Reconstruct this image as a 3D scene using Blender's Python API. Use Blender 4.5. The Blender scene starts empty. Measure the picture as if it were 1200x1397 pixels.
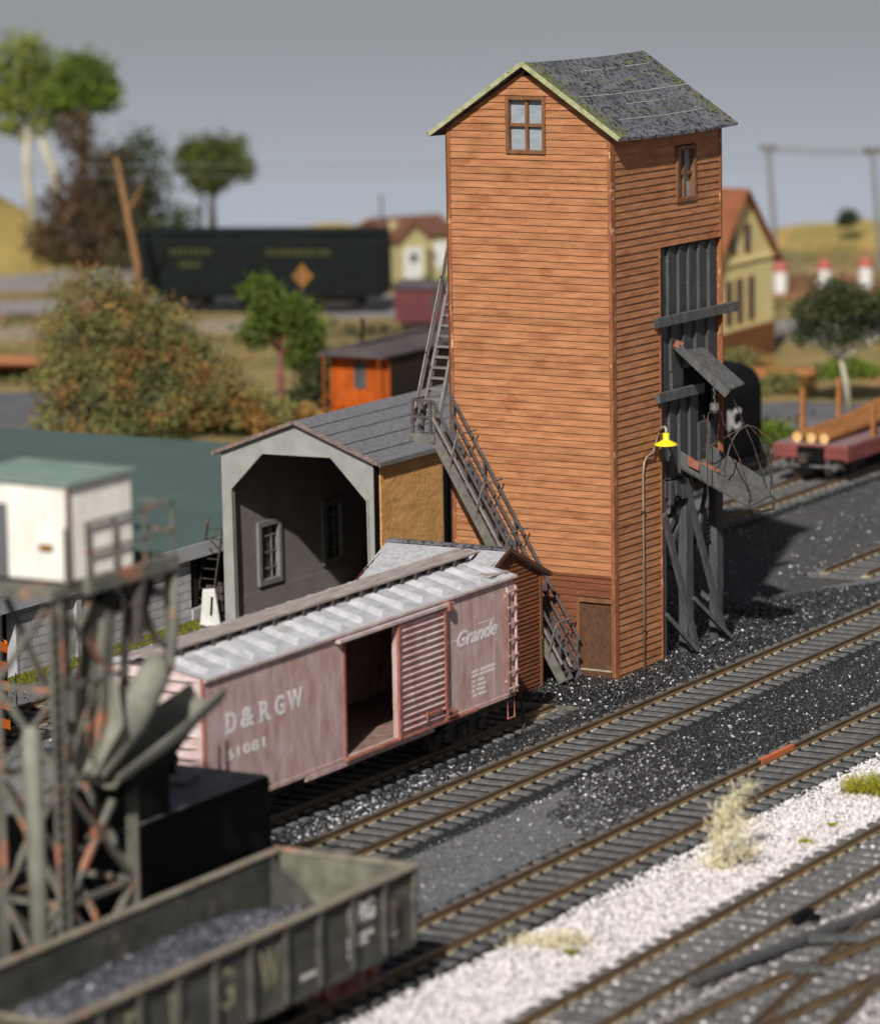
import bpy, math, random
import numpy as np
from mathutils import Vector, Matrix
random.seed(7); RNG = np.random.default_rng(11)
scene = bpy.context.scene
COL = scene.collection
R = math.radians

# ------------------------------------------------------------------ camera
YAW, PITCH, ROLL, CAMH = 0.52191, 0.16227, -0.01744, 21.9887
_f = Vector((math.cos(YAW)*math.cos(PITCH), math.sin(YAW)*math.cos(PITCH), -math.sin(PITCH)))
_r = Vector((math.sin(YAW), -math.cos(YAW), 0)); _u = _r.cross(_f)
_r2 = math.cos(ROLL)*_r + math.sin(ROLL)*_u; _u2 = -math.sin(ROLL)*_r + math.cos(ROLL)*_u
cd = bpy.data.cameras.new('camera'); cam = bpy.data.objects.new('camera', cd); COL.objects.link(cam)
cam.matrix_world = Matrix(((_r2.x, _u2.x, -_f.x, 0), (_r2.y, _u2.y, -_f.y, 0), (_r2.z, _u2.z, -_f.z, CAMH), (0, 0, 0, 1)))
cd.sensor_fit = 'HORIZONTAL'; cd.sensor_width = 36; cd.lens = 5422.55/1200*36
cd.clip_start = 1; cd.clip_end = 2000
cd.dof.use_dof = True; cd.dof.focus_distance = 106; cd.dof.aperture_fstop = 0.31; cd.dof.aperture_blades = 0
scene.camera = cam

# ------------------------------------------------------------------ light
LD = Vector((.78, .26, -.62)).normalized()       # direction the sunlight travels
sl = bpy.data.lights.new('sun', 'SUN'); sl.energy = 5.1; sl.angle = R(1.0); sl.color = (1, .965, .91)
sun = bpy.data.objects.new('sun', sl); COL.objects.link(sun); sun.rotation_euler = LD.to_track_quat('-Z', 'Y').to_euler()
w = bpy.data.worlds.new('World'); scene.world = w; w.use_nodes = True
nt = w.node_tree; bg = nt.nodes['Background']; sky = nt.nodes.new('ShaderNodeTexSky')
sky.sky_type = 'NISHITA'; sky.sun_disc = False; sky.sun_elevation = math.asin(-LD.z)
sky.sun_rotation = math.atan2(-LD.x, -LD.y); sky.air_density = .7; sky.dust_density = 3.0
nt.links.new(sky.outputs[0], bg.inputs[0]); bg.inputs[1].default_value = .036
scene.view_settings.view_transform = 'Standard'; scene.view_settings.look = 'None'
scene.view_settings.exposure = 0; scene.view_settings.gamma = 1
scene.cycles.max_bounces = 6

# ------------------------------------------------------------------ materials
MATS = {}
def node(t, k, **kw):
    n = t.nodes.new(k)
    for a, b in kw.items(): setattr(n, a, b)
    return n
def mat(name, c1, c2=None, sc=(3, 3, 3), c3=None, a3=.6, s3=2., rough=.75, metal=0., bump=.0, bs=30., spec=.3,
        tone=False, speck=None, speck_s=9., speck_t=.12, detail=5., w3=.06, lo=.35, hi=.65, rnd=False, sc3=None):
    if name in MATS: return MATS[name]
    m = bpy.data.materials.new(name); m.use_nodes = True; t = m.node_tree; b = t.nodes['Principled BSDF']; L = t.links.new
    tc = node(t, 'ShaderNodeTexCoord'); src = tc.outputs['Object']
    if rnd:
        oi = node(t, 'ShaderNodeObjectInfo'); va = node(t, 'ShaderNodeVectorMath', operation='ADD')
        mu = node(t, 'ShaderNodeMath', operation='MULTIPLY'); mu.inputs[1].default_value = 57.
        L(oi.outputs['Random'], mu.inputs[0]); L(src, va.inputs[0]); L(mu.outputs[0], va.inputs[1]); src = va.outputs[0]
    def noise(scl, det=5., s=1.):
        mp = node(t, 'ShaderNodeMapping'); mp.inputs['Scale'].default_value = scl; L(src, mp.inputs[0])
        n = node(t, 'ShaderNodeTexNoise'); n.inputs['Scale'].default_value = s; n.inputs['Detail'].default_value = det
        n.inputs['Roughness'].default_value = .65; L(mp.outputs[0], n.inputs['Vector']); return n.outputs['Fac']
    def ramp(fac, p0, p1):
        r = node(t, 'ShaderNodeMapRange'); r.inputs['From Min'].default_value = p0; r.inputs['From Max'].default_value = p1
        L(fac, r.inputs['Value']); return r.outputs[0]
    def mix(fac, a, bb):
        x = node(t, 'ShaderNodeMix', data_type='RGBA'); L(fac, x.inputs[0])
        for i, v in ((6, a), (7, bb)):
            if isinstance(v, tuple): x.inputs[i].default_value = (*v, 1)
            else: L(v, x.inputs[i])
        return x.outputs[2]
    c2 = c2 or tuple(v*.7 for v in c1)
    out = mix(ramp(noise(sc, detail), lo, hi), c2, c1)
    if c3: out = mix(ramp(noise(sc3 or (s3, s3, s3), 6.), a3, a3+w3), out, c3)
    if speck:
        v = node(t, 'ShaderNodeTexVoronoi'); v.inputs['Scale'].default_value = speck_s; L(src, v.inputs['Vector'])
        lt = node(t, 'ShaderNodeMath', operation='LESS_THAN'); lt.inputs[1].default_value = speck_t; L(v.outputs['Distance'], lt.inputs[0])
        out = mix(lt.outputs[0], out, speck)
    if tone:
        at = node(t, 'ShaderNodeAttribute', attribute_name='tone')
        x = node(t, 'ShaderNodeMix', data_type='RGBA', blend_type='MULTIPLY'); x.inputs[0].default_value = 1
        L(out, x.inputs[6]); L(at.outputs['Color'], x.inputs[7]); out = x.outputs[2]
    L(out, b.inputs['Base Color']); b.inputs['Roughness'].default_value = rough; b.inputs['Metallic'].default_value = metal
    b.inputs['Specular IOR Level'].default_value = spec
    if bump:
        bp = node(t, 'ShaderNodeBump'); bp.inputs['Strength'].default_value = bump; bp.inputs['Distance'].default_value = .05
        L(noise((bs, bs, bs), 4.), bp.inputs['Height']); L(bp.outputs[0], b.inputs['Normal'])
    MATS[name] = m; return m

M = {}
M['siding'] = mat('siding', (.43, .192, .084), (.275, .112, .047), (1.1, 1.1, 7), c3=(.25, .088, .034), a3=.55, sc3=(.8, .8, 2.2), w3=.14, rough=.7, bump=.4, bs=14, tone=True, speck=(.56, .32, .17), speck_s=5., speck_t=.05)
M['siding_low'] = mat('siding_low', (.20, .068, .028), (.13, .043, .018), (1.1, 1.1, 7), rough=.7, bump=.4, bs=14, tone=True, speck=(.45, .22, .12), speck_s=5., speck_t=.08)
M['trim'] = mat('trim', (.22, .10, .040), (.14, .06, .03), (6, 6, 2), c3=(.5, .3, .17), a3=.64, s3=5, rough=.8, bump=.3)
M['cornertrim'] = mat('cornertrim', (.30, .115, .05), (.20, .07, .03), (6, 6, 2.5), c3=(.6, .36, .2), a3=.60, sc3=(6, 6, 3), rough=.8, bump=.3)
M['doorbrown'] = mat('doorbrown', (.12, .055, .028), (.07, .035, .02), (5, 5, 5), rough=.8, speck=(.03, .015, .01), speck_s=6, speck_t=.16, bump=.3)
M['tarpaper'] = mat('tarpaper', (.17, .17, .19), (.085, .085, .095), (1.3, 1.3, 1.3), c3=(.018, .018, .02), a3=.515, s3=8, w3=.05, rough=.85, bump=.35, bs=22, detail=10, speck=(.30, .30, .32), speck_s=9, speck_t=.11)
M['tarpaper_pale'] = mat('tarpaper_pale', (.42, .42, .435), (.28, .28, .295), (6, 6, 6), c3=(.04, .04, .045), a3=.66, s3=6, w3=.03, rough=.85, bump=.6, bs=12, detail=8)
M['tarpaper_mid'] = mat('tarpaper_mid', (.20, .20, .215), (.12, .12, .13), (7, 7, 7), rough=.85, bump=.7, bs=12, detail=8, speck=(.06, .06, .065), speck_s=7, speck_t=.16)
M['moss'] = mat('moss', (.20, .21, .07), (.11, .13, .03), (6, 6, 6), rough=.95, bump=.8, bs=20)
M['mossboard'] = mat('mossboard', (.42, .42, .26), (.25, .27, .12), (5, 5, 5), c3=(.15, .09, .05), a3=.62, s3=4, rough=.9, bump=.4)
M['greyboard'] = mat('greyboard', (.084, .083, .086), (.048, .048, .050), (8, 8, 1.2), rough=.8, bump=.4, bs=25, speck=(.26, .27, .26), speck_s=7, speck_t=.09, rnd=True)
M['greybeam'] = mat('greybeam', (.11, .11, .11), (.060, .060, .060), (6, 6, 2), c3=(.25, .24, .22), a3=.68, s3=5, rough=.8, bump=.4, rnd=True)
M['rustpatch'] = mat('rustpatch', (.36, .14, .08), (.24, .09, .055), (6, 6, 6), rough=.9, bump=.5)
M['pane'] = mat('pane', (.31, .345, .38), (.24, .27, .30), (2, 2, 5), rough=.25, spec=.4)  # opaque pale tone stands in for the sky seen through the glass
M['darkpane'] = mat('darkpane', (.10, .10, .10), (.03, .03, .033), (3, 3, 3), rough=.2, spec=.5)
M['black'] = mat('black', (.008, .008, .009), (.004, .004, .004), (2, 2, 2), rough=.8, spec=.08)
M['yellow'] = mat('yellow', (.78, .70, .02), (.68, .6, .02), (3, 3, 3), rough=.35, spec=.5)
M['wire'] = mat('wire', (.10, .085, .075), (.05, .045, .04), (8, 8, 8), c3=(.3, .12, .06), a3=.58, s3=4, rough=.5, metal=.4)
M['pipe'] = mat('pipe', (.36, .27, .21), (.24, .17, .13), (4, 4, 4), rough=.5, metal=.3)
M['steel'] = mat('steel', (.30, .30, .31), (.12, .12, .12), (5, 5, 5), rough=.4, metal=.6)
M['stair'] = mat('stair', (.11, .092, .09), (.055, .05, .052), (3, 3, 3), c3=(.42, .16, .08), a3=.62, s3=1.4, w3=.1, rough=.8, bump=.4, rnd=True)
M['stairpale'] = mat('stairpale', (.24, .215, .205), (.14, .125, .125), (3, 3, 3), c3=(.4, .18, .1), a3=.66, s3=1.4, w3=.1, rough=.8, bump=.4, rnd=True)
M['stringer'] = mat('stringer', (.18, .17, .145), (.10, .095, .08), (3, 3, 3), c3=(.42, .2, .12), a3=.58, s3=.8, w3=.12, rough=.85, bump=.4, rnd=True)
M['concrete'] = mat('concrete', (.30, .30, .28), (.24, .24, .22), (1.6, 1.6, 1.6), c3=(.4, .4, .37), a3=.66, s3=4, rough=.9, bump=.2, speck=(.16, .16, .15), speck_s=3, speck_t=.06)
M['inner'] = mat('inner', (.215, .188, .168), (.175, .152, .137), (1, 1, 1), rough=.9, bump=.1)
M['frame_grey'] = mat('frame_grey', (.20, .195, .185), (.14, .137, .13), (4, 4, 4), rough=.8)
M['osb'] = mat('osb', (.78, .43, .16), (.54, .27, .09), (1.1, 1.1, 4), c3=(.24, .1, .03), a3=.62, sc3=(2.2, 2.2, 5), w3=.12, rough=.75, bump=.6, bs=6)
M['edgewood'] = mat('edgewood', (.28, .20, .17), (.12, .09, .08), (9, 9, 9), rough=.85, bump=.8, bs=18)
M['oxide'] = mat('oxide', (.60, .465, .45), (.42, .245, .22), (2.6, 2.6, .9), c3=(.30, .10, .06), a3=.60, sc3=(3.2, 3.2, .7), w3=.14, rough=.85, bump=.25, bs=20, detail=9, speck=(.62, .56, .55), speck_s=7, speck_t=.13)
M['oxide_dust'] = mat('oxide_dust', (.62, .52, .50), (.45, .33, .31), (2, 2, 2), c3=(.48, .16, .09), a3=.64, s3=1.2, w3=.1, rough=.85, bump=.25, bs=20)
M['oxide_red'] = mat('oxide_red', (.38, .15, .11), (.24, .085, .065), (3, 3, 3), c3=(.5, .22, .14), a3=.6, s3=2, w3=.12, rough=.85, bump=.3)
M['roofdust'] = mat('roofdust', (.52, .52, .54), (.34, .34, .36), (1.6, 3, 3), c3=(.42, .22, .14), a3=.66, s3=1.6, w3=.06, rough=.8, bump=.3, bs=20)
M['walkwood'] = mat('walkwood', (.46, .40, .37), (.26, .21, .19), (1.2, 9, 9), c3=(.45, .22, .15), a3=.66, s3=2, rough=.85, bump=.4)
M['floorwood'] = mat('floorwood', (.30, .20, .17), (.17, .10, .08), (3, 3, 3), c3=(.5, .2, .1), a3=.66, s3=2, rough=.9)
M['white'] = mat('white', (.66, .66, .64), (.5, .49, .47), (3, 3, 3), rough=.8)
M['lettering'] = mat('lettering', (.88, .86, .84), (.66, .60, .58), (7, 7, 7), rough=.85)
M['truck'] = mat('truck', (.085, .07, .065), (.035, .03, .03), (6, 6, 6), c3=(.26, .13, .09), a3=.60, s3=4, rough=.75, bump=.4, rnd=True)
M['truckred'] = mat('truckred', (.17, .05, .045), (.06, .03, .03), (4, 4, 4), c3=(.34, .13, .05), a3=.62, s3=3, rough=.75)
M['rail'] = mat('rail', (.20, .138, .075), (.11, .072, .04), (1.2, 5, 5), c3=(.3, .21, .11), a3=.62, s3=.7, w3=.2, rough=.5, bump=.2, metal=.15)
M['railtop'] = mat('railtop', (.20, .16, .13), (.12, .09, .07), (2, 8, 8), rough=.35, metal=.5)
M['plate'] = mat('plate', (.46, .41, .31), (.26, .22, .15), (5, 5, 5), rough=.85)
M['tie'] = mat('tie', (.17, .168, .168), (.08, .078, .077), (1.5, 7, 5), c3=(.07, .068, .066), a3=.62, s3=3, rough=.9, bump=.5, rnd=True)
M['orangerail'] = mat('orangerail', (.62, .17, .06), (.5, .13, .05), (2, 2, 2), rough=.7)
M['asphalt'] = mat('asphalt', (.19, .19, .195), (.09, .09, .095), (6, 6, 6), c3=(.20, .20, .205), a3=.50, s3=.17, w3=.2, rough=.95, bump=.7, bs=11, detail=12, speck=(.23, .23, .24), speck_s=4.5, speck_t=.14)
M['yard'] = mat('yard', (.085, .083, .084), (.045, .044, .045), (3, 3, 3), c3=(.10, .095, .09), a3=.5, s3=.2, w3=.2, rough=.95, bump=.8, bs=9, detail=12, speck=(.2, .19, .19), speck_s=3.5, speck_t=.10)
M['coalbed'] = mat('coalbed', (.05, .05, .052), (.02, .02, .021), (4, 4, 4), rough=.7, bump=1, bs=8, detail=9)
M['gravelbed'] = mat('gravelbed', (.62, .585, .575), (.36, .33, .32), (6, 6, 6), rough=.9, bump=1, bs=9, detail=9)
M['ballastbed_shade'] = mat('ballastbed_shade', (.022, .022, .024), (.010, .010, .011), (4, 4, 4), rough=.9, bump=1, bs=8, detail=9)  # near-black colour stands in for the shadowed gaps between ties
M['coal'] = mat('coal', (.045, .045, .048), (.03, .03, .03), (4, 4, 4), rough=.28, spec=.8, tone=True)
M['whitestone'] = mat('whitestone', (.84, .815, .81), (.70, .67, .665), (3, 3, 3), rough=.7, tone=True)
M['olive_steel'] = mat('olive_steel', (.17, .168, .135), (.09, .09, .078), (3, 3, 1.5), c3=(.38, .16, .095), a3=.54, s3=1.1, w3=.08, rough=.75, bump=.3, rnd=True)
M['olive_chute'] = mat('olive_chute', (.25, .25, .205), (.15, .15, .12), (2, 2, 1), rough=.75, rnd=True)
M['gondola'] = mat('gondola', (.084, .082, .068), (.040, .040, .035), (1.2, 1.2, 2), c3=(.21, .19, .12), a3=.58, s3=1.2, w3=.15, rough=.8, bump=.2)
M['gonrim'] = mat('gonrim', (.27, .25, .19), (.16, .13, .10), (1.5, 4, 4), c3=(.48, .2, .13), a3=.58, s3=1.0, w3=.1, rough=.8)
M['gonslope'] = mat('gonslope', (.19, .185, .14), (.10, .10, .08), (2, 2, 2), rough=.8)
M['gonletter'] = mat('gonletter', (.34, .31, .19), (.16, .15, .10), (5, 5, 5), rough=.85)
M['tender'] = mat('tender', (.006, .006, .0065), (.003, .003, .0035), (2, 2, 2), rough=.7, bump=.1, spec=.12)
M['tendertop'] = mat('tendertop', (.26, .26, .26), (.13, .13, .13), (3, 3, 3), rough=.8)
M['orange'] = mat('orange', (.92, .20, .01), (.85, .17, .01), (1, 1, 1), rough=.5)
M['cabin'] = mat('cabin', (.80, .78, .73), (.68, .64, .58), (3, 3, .8), c3=(.50, .30, .12), a3=.665, sc3=(3, 3, .6), w3=.05, rough=.75)
M['cabinroof'] = mat('cabinroof', (.24, .32, .27), (.17, .24, .2), (1, 1, 1), rough=.7)
M['greenroof'] = mat('greenroof', (.075, .115, .105), (.062, .098, .09), (.35, .35, .35), rough=.85, bump=.1)
M['block'] = mat('block', (.46, .455, .47), (.34, .335, .35), (1.2, 1.2, 1.2), rough=.9, tone=True, bump=.2)
M['fascia'] = mat('fascia', (.42, .42, .44), (.33, .33, .35), (1.2, 3, 3), rough=.8)
M['mortar'] = mat('mortar', (.10, .10, .105), (.07, .07, .07), (3, 3, 3), rough=.95)
M['grassmat'] = mat('grassmat', (.28, .30, .05), (.15, .18, .03), (5, 5, 5), rough=.95, bump=1, bs=14)
M['tan'] = mat('tan', (.28, .20, .085), (.13, .12, .04), (.16, .16, .16), c3=(.30, .18, .07), a3=.55, s3=.3, w3=.1, rough=.95, bump=.5, bs=3)
M['hill'] = mat('hill', (.40, .29, .10), (.22, .17, .05), (.12, .12, .12), c3=(.5, .26, .08), a3=.6, s3=.2, w3=.08, rough=.95)
M['road'] = mat('road', (.27, .25, .24), (.19, .175, .175), (.4, .4, .4), rough=.9)
M['roadgrey'] = mat('roadgrey', (.12, .12, .13), (.095, .095, .105), (.4, .4, .4), rough=.9)
M['palegravel'] = mat('palegravel', (.36, .31, .24), (.2, .16, .10), (1, 1, 1), rough=.95, bump=.5)
M['brownearth'] = mat('brownearth', (.30, .13, .06), (.2, .09, .04), (.5, .5, .5), rough=.95)
M['darkgreen'] = mat('darkgreen', (.004, .008, .007), (.003, .004, .004), (1, 1, 1), spec=.15, rough=.6)
M['cabooseorange'] = mat('cabooseorange', (.45, .09, .006), (.26, .05, .005), (2, 2, 1), rough=.6)
M['cabooseroof'] = mat('cabooseroof', (.10, .08, .085), (.06, .048, .05), (1, 1, 1), rough=.8)
M['darkbrown'] = mat('darkbrown', (.03, .015, .01), (.015, .01, .008), (1, 1, 1), rough=.7)
M['maroon'] = mat('maroon', (.13, .035, .04), (.09, .025, .03), (1, 1, 1), rough=.7)
M['flatred'] = mat('flatred', (.24, .065, .06), (.16, .045, .04), (2, 2, 2), rough=.7)
M['flatdeck'] = mat('flatdeck', (.26, .17, .17), (.18, .11, .11), (1, 6, 6), rough=.85)
M['log'] = mat('log', (.36, .15, .05), (.22, .09, .03), (3, 3, 3), rough=.85)
M['logend'] = mat('logend', (.70, .45, .2), (.6, .36, .15), (3, 3, 3), rough=.85)
M['houseyellow'] = mat('houseyellow', (.80, .68, .34), (.72, .60, .28), (1, 1, 1), rough=.8)
M['housetan'] = mat('housetan', (.42, .37, .19), (.35, .30, .15), (1, 1, 1), rough=.8)
M['brick'] = mat('brick', (.22, .085, .03), (.15, .06, .02), (1, 1, 1), rough=.9)
M['rooftile'] = mat('rooftile', (.24, .085, .035), (.17, .06, .028), (1, 1, 1), rough=.85)
M['roofbrown'] = mat('roofbrown', (.15, .06, .035), (.10, .045, .03), (1, 1, 1), rough=.85)
M['red'] = mat('red', (.42, .11, .09), (.34, .09, .075), (2, 2, 2), rough=.7)
M['barkpale'] = mat('barkpale', (.50, .46, .36), (.34, .32, .22), (2, 2, .6), rough=.9, bump=.5)
M['barkbrown'] = mat('barkbrown', (.30, .16, .07), (.17, .09, .04), (2, 2, .6), rough=.9, bump=.5)
M['barkdark'] = mat('barkdark', (.07, .05, .04), (.04, .03, .025), (2, 2, .6), rough=.9)
M['barkred'] = mat('barkred', (.25, .09, .07), (.16, .06, .05), (2, 2, .6), c3=(.4, .35, .33), a3=.55, s3=.5, rough=.9)
M['leafolive'] = mat('leafolive', (.17, .20, .035), (.09, .12, .02), (.8, .8, .8), rough=.8, tone=True)
M['leafgreen'] = mat('leafgreen', (.11, .17, .015), (.07, .10, .015), (.8, .8, .8), rough=.8, tone=True)
M['leafdark'] = mat('leafdark', (.055, .075, .025), (.03, .035, .018), (.8, .8, .8), rough=.8, tone=True)
M['leafbrown'] = mat('leafbrown', (.12, .075, .04), (.05, .035, .025), (.8, .8, .8), rough=.85, tone=True)
M['leafbush'] = mat('leafbush', (.185, .175, .06), (.095, .11, .04), (.5, .5, .5), c3=(.25, .13, .04), a3=.50, s3=.6, w3=.1, rough=.85, tone=True)
M['dry'] = mat('dry', (.82, .77, .58), (.72, .66, .48), (2, 2, 2), rough=.9, tone=True)
M['leafyellow'] = mat('leafyellow', (.40, .38, .03), (.24, .26, .02), (2, 2, 2), rough=.9, tone=True)
M['blue'] = mat('blue', (.05, .13, .55), (.04, .1, .45), (1, 1, 1), rough=.6)
M['fadedgold'] = mat('fadedgold', (.06, .06, .015), (.03, .035, .01), (2, 2, 2), rough=.8)
M['signyellow'] = mat('signyellow', (.24, .11, .01), (.13, .06, .01), (1, 1, 1), rough=.6)

# ------------------------------------------------------------------ mesh helpers
class MB:
    def __init__(s): s.v = []; s.f = []; s.m = []; s.t = []
    def add(s, vs, fs, mi=0, tone=1.):
        o = len(s.v); s.v += [tuple(v) for v in vs]
        for f in fs: s.f.append([o+i for i in f]); s.m.append(mi); s.t.append(tone)
    def quad(s, a, b, c, d, mi=0, tone=1.): s.add([a, b, c, d], [(0, 1, 2, 3)], mi, tone)
    def box(s, x0, x1, y0, y1, z0, z1, mi=0, tone=1.):
        vs = [(x, y, z) for z in (z0, z1) for y in (y0, y1) for x in (x0, x1)]
        s.add(vs, [(0, 2, 3, 1), (4, 5, 7, 6), (0, 1, 5, 4), (2, 6, 7, 3), (0, 4, 6, 2), (1, 3, 7, 5)], mi, tone); return s
    def bar(s, p, q, w, h=None, mi=0, up=(0, 0, 1)):
        p = Vector(p); q = Vector(q); h = h or w; d = (q-p).normalized(); up = Vector(up)
        if abs(d.dot(up)) > .98: up = Vector((1, 0, 0))
        a = d.cross(up).normalized()*w/2; b = a.cross(d).normalized()*h/2
        vs = [e+i*a+j*b for e in (p, q) for (i, j) in ((-1, -1), (1, -1), (1, 1), (-1, 1))]
        s.add(vs, [(3, 2, 1, 0), (4, 5, 6, 7), (0, 1, 5, 4), (1, 2, 6, 5), (2, 3, 7, 6), (3, 0, 4, 7)], mi); return s
    def tube(s, pts, r, n=8, mi=0, caps=True):
        pts = [Vector(p) for p in pts]; rs = r if isinstance(r, (list, tuple)) else [r]*len(pts); o = len(s.v)
        ref = Vector((0, 0, 1)); d0 = (pts[-1]-pts[0]).normalized()
        if abs(d0.z) > .9: ref = Vector((1, 0, 0))
        for i, p in enumerate(pts):
            d = (pts[min(i+1, len(pts)-1)]-pts[max(i-1, 0)]).normalized()
            a = d.cross(ref).normalized(); b = a.cross(d)
            for k in range(n):
                t = 2*math.pi*k/n; s.v.append(tuple(p+(a*math.cos(t)+b*math.sin(t))*rs[i]))
        for i in range(len(pts)-1):
            for k in range(n):
                k2 = (k+1) % n; s.f.append([o+i*n+k, o+i*n+k2, o+(i+1)*n+k2, o+(i+1)*n+k]); s.m.append(mi); s.t.append(1.)
        if caps:
            s.f.append([o+k for k in range(n)][::-1]); s.m.append(mi); s.t.append(1.)
            s.f.append([o+(len(pts)-1)*n+k for k in range(n)]); s.m.append(mi); s.t.append(1.)
        return s
    def prism(s, poly, vec, mi=0, tone=1.):
        n = len(poly); vec = Vector(vec); A = [Vector(p) for p in poly]; B = [p+vec for p in A]
        s.add(A+B, [tuple(range(n))[::-1], tuple(range(n, 2*n))]+[(i, (i+1) % n, n+(i+1) % n, n+i) for i in range(n)], mi, tone); return s
    def lathe(s, prof, c, n=20, mi=0):
        o = len(s.v); c = Vector(c)
        for (r, z) in prof:
            for k in range(n):
                t = 2*math.pi*k/n; s.v.append((c.x+r*math.cos(t), c.y+r*math.sin(t), c.z+z))
        for i in range(len(prof)-1):
            for k in range(n):
                k2 = (k+1) % n; s.f.append([o+i*n+k, o+i*n+k2, o+(i+1)*n+k2, o+(i+1)*n+k]); s.m.append(mi); s.t.append(1.)
        return s
    def build(s, name, mats, parent=None, bevel=0, smooth=False):
        me = bpy.data.meshes.new(name); me.from_pydata(s.v, [], s.f)
        if not isinstance(mats, (list, tuple)): mats = [mats]
        for m in mats: me.materials.append(M[m])
        me.polygons.foreach_set('material_index', s.m)
        if any(m in ('siding', 'siding_low', 'block', 'leafolive', 'leafgreen') for m in mats):
            a = me.color_attributes.new('tone', 'FLOAT_COLOR', 'CORNER'); arr = []
            for f, t in zip(s.f, s.t):
                tt = t if isinstance(t, tuple) else (t, t, t)
                arr += [*tt, 1.]*len(f)
            a.data.foreach_set('color', arr)
        if smooth: me.polygons.foreach_set('use_smooth', [True]*len(s.f))
        me.update(); me.validate()
        o = bpy.data.objects.new(name, me); COL.objects.link(o)
        if parent: o.parent = parent
        if bevel:
            b = o.modifiers.new('bevel', 'BEVEL'); b.width = bevel; b.segments = 2; b.limit_method = 'ANGLE'
        return o
def tag(o, label=None, cat=None, group=None, kind=None):
    if label: o['label'] = label
    if cat: o['category'] = cat
    if group: o['group'] = group
    if kind: o['kind'] = kind
    return o
def thing(name, label, cat, loc=(0, 0, 0), rz=0, group=None):
    o = bpy.data.objects.new(name, None); COL.objects.link(o); o.location = loc; o.rotation_euler = (0, 0, rz)
    o.empty_display_size = .3
    return tag(o, label, cat, group)
def kids(o): return [c for c in COL.objects if c.parent == o]
def copy_tree(o, parent=None, ch=None):
    ch = kids(o) if ch is None else ch
    c = o.copy(); COL.objects.link(c)
    if parent: c.parent = parent
    for k in ch: copy_tree(k, c)
    return c
def text(name, s, size, mt, parent, origin, xdir, up, bold=.0, shear=0., ext=.006, width=None, space=1.):
    cu = bpy.data.curves.new(name, 'FONT'); cu.body = s; cu.size = 1; cu.offset = bold; cu.extrude = .001; cu.shear = shear; cu.space_character = space
    tmp = bpy.data.objects.new('tmp', cu); COL.objects.link(tmp)
    dg = bpy.context.evaluated_depsgraph_get(); me = bpy.data.meshes.new_from_object(tmp.evaluated_get(dg))
    COL.objects.unlink(tmp); bpy.data.objects.remove(tmp)
    n = len(me.vertices); co = np.empty(n*3); me.vertices.foreach_get('co', co); co = co.reshape(-1, 3)
    mn = co.min(0); mx = co.max(0); h = mx[1]-mn[1]; wd = mx[0]-mn[0]
    k = size/h; kx = (width/wd) if width else k
    X = Vector(xdir).normalized(); U = Vector(up).normalized(); Nn = X.cross(U); O = Vector(origin)
    out = [tuple(O+X*float((c[0]-mn[0])*kx)+U*float((c[1]-mn[1])*k)+Nn*float(ext*(1 if c[2] > 0 else 0))) for c in co]
    me.vertices.foreach_set('co', [q for p in out for q in p]); me.materials.clear(); me.materials.append(M[mt]); me.update()
    me.name = name
    o = bpy.data.objects.new(name, me); COL.objects.link(o); o.parent = parent; return o

def cloud(name, V, F, T, mt, parent=None):
    me = bpy.data.meshes.new(name); nv = len(V); nf, k = F.shape
    me.vertices.add(nv); me.vertices.foreach_set('co', V.ravel()); me.loops.add(nf*k); me.loops.foreach_set('vertex_index', F.ravel().astype(np.int32))
    me.polygons.add(nf); me.polygons.foreach_set('loop_start', np.arange(0, nf*k, k, dtype=np.int32)); me.polygons.foreach_set('loop_total', np.full(nf, k, dtype=np.int32))
    me.update(calc_edges=True)
    a = me.color_attributes.new('tone', 'FLOAT_COLOR', 'POINT'); c = np.ones((nv, 4)); c[:, :3] = T; a.data.foreach_set('color', c.ravel())
    me.materials.append(M[mt]); o = bpy.data.objects.new(name, me); COL.objects.link(o)
    if parent: o.parent = parent
    return o
OCT = np.array([(1, 0, 0), (-1, 0, 0), (0, 1, 0), (0, -1, 0), (0, 0, 1), (0, 0, -1)], float)
OCF = np.array([(0, 2, 4), (2, 1, 4), (1, 3, 4), (3, 0, 4), (2, 0, 5), (1, 2, 5), (3, 1, 5), (0, 3, 5)])
def stones(name, P, size, T, mt, parent=None):
    n = len(P); s = size.reshape(n, 1, 1)
    A = RNG.normal(size=(n, 3, 3)); Q, _ = np.linalg.qr(A)
    V = OCT[None]*RNG.uniform(.5, 1.15, (n, 6, 3)) + RNG.uniform(-.3, .3, (n, 6, 3)); V = (V*s)@Q
    V[:, :, 2] *= .8; V = V+P[:, None]
    F = (OCF[None]+(np.arange(n)*6)[:, None, None]).reshape(-1, 3)
    return cloud(name, V.reshape(-1, 3), F, np.repeat(T, 6, axis=0), mt, parent)
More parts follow.
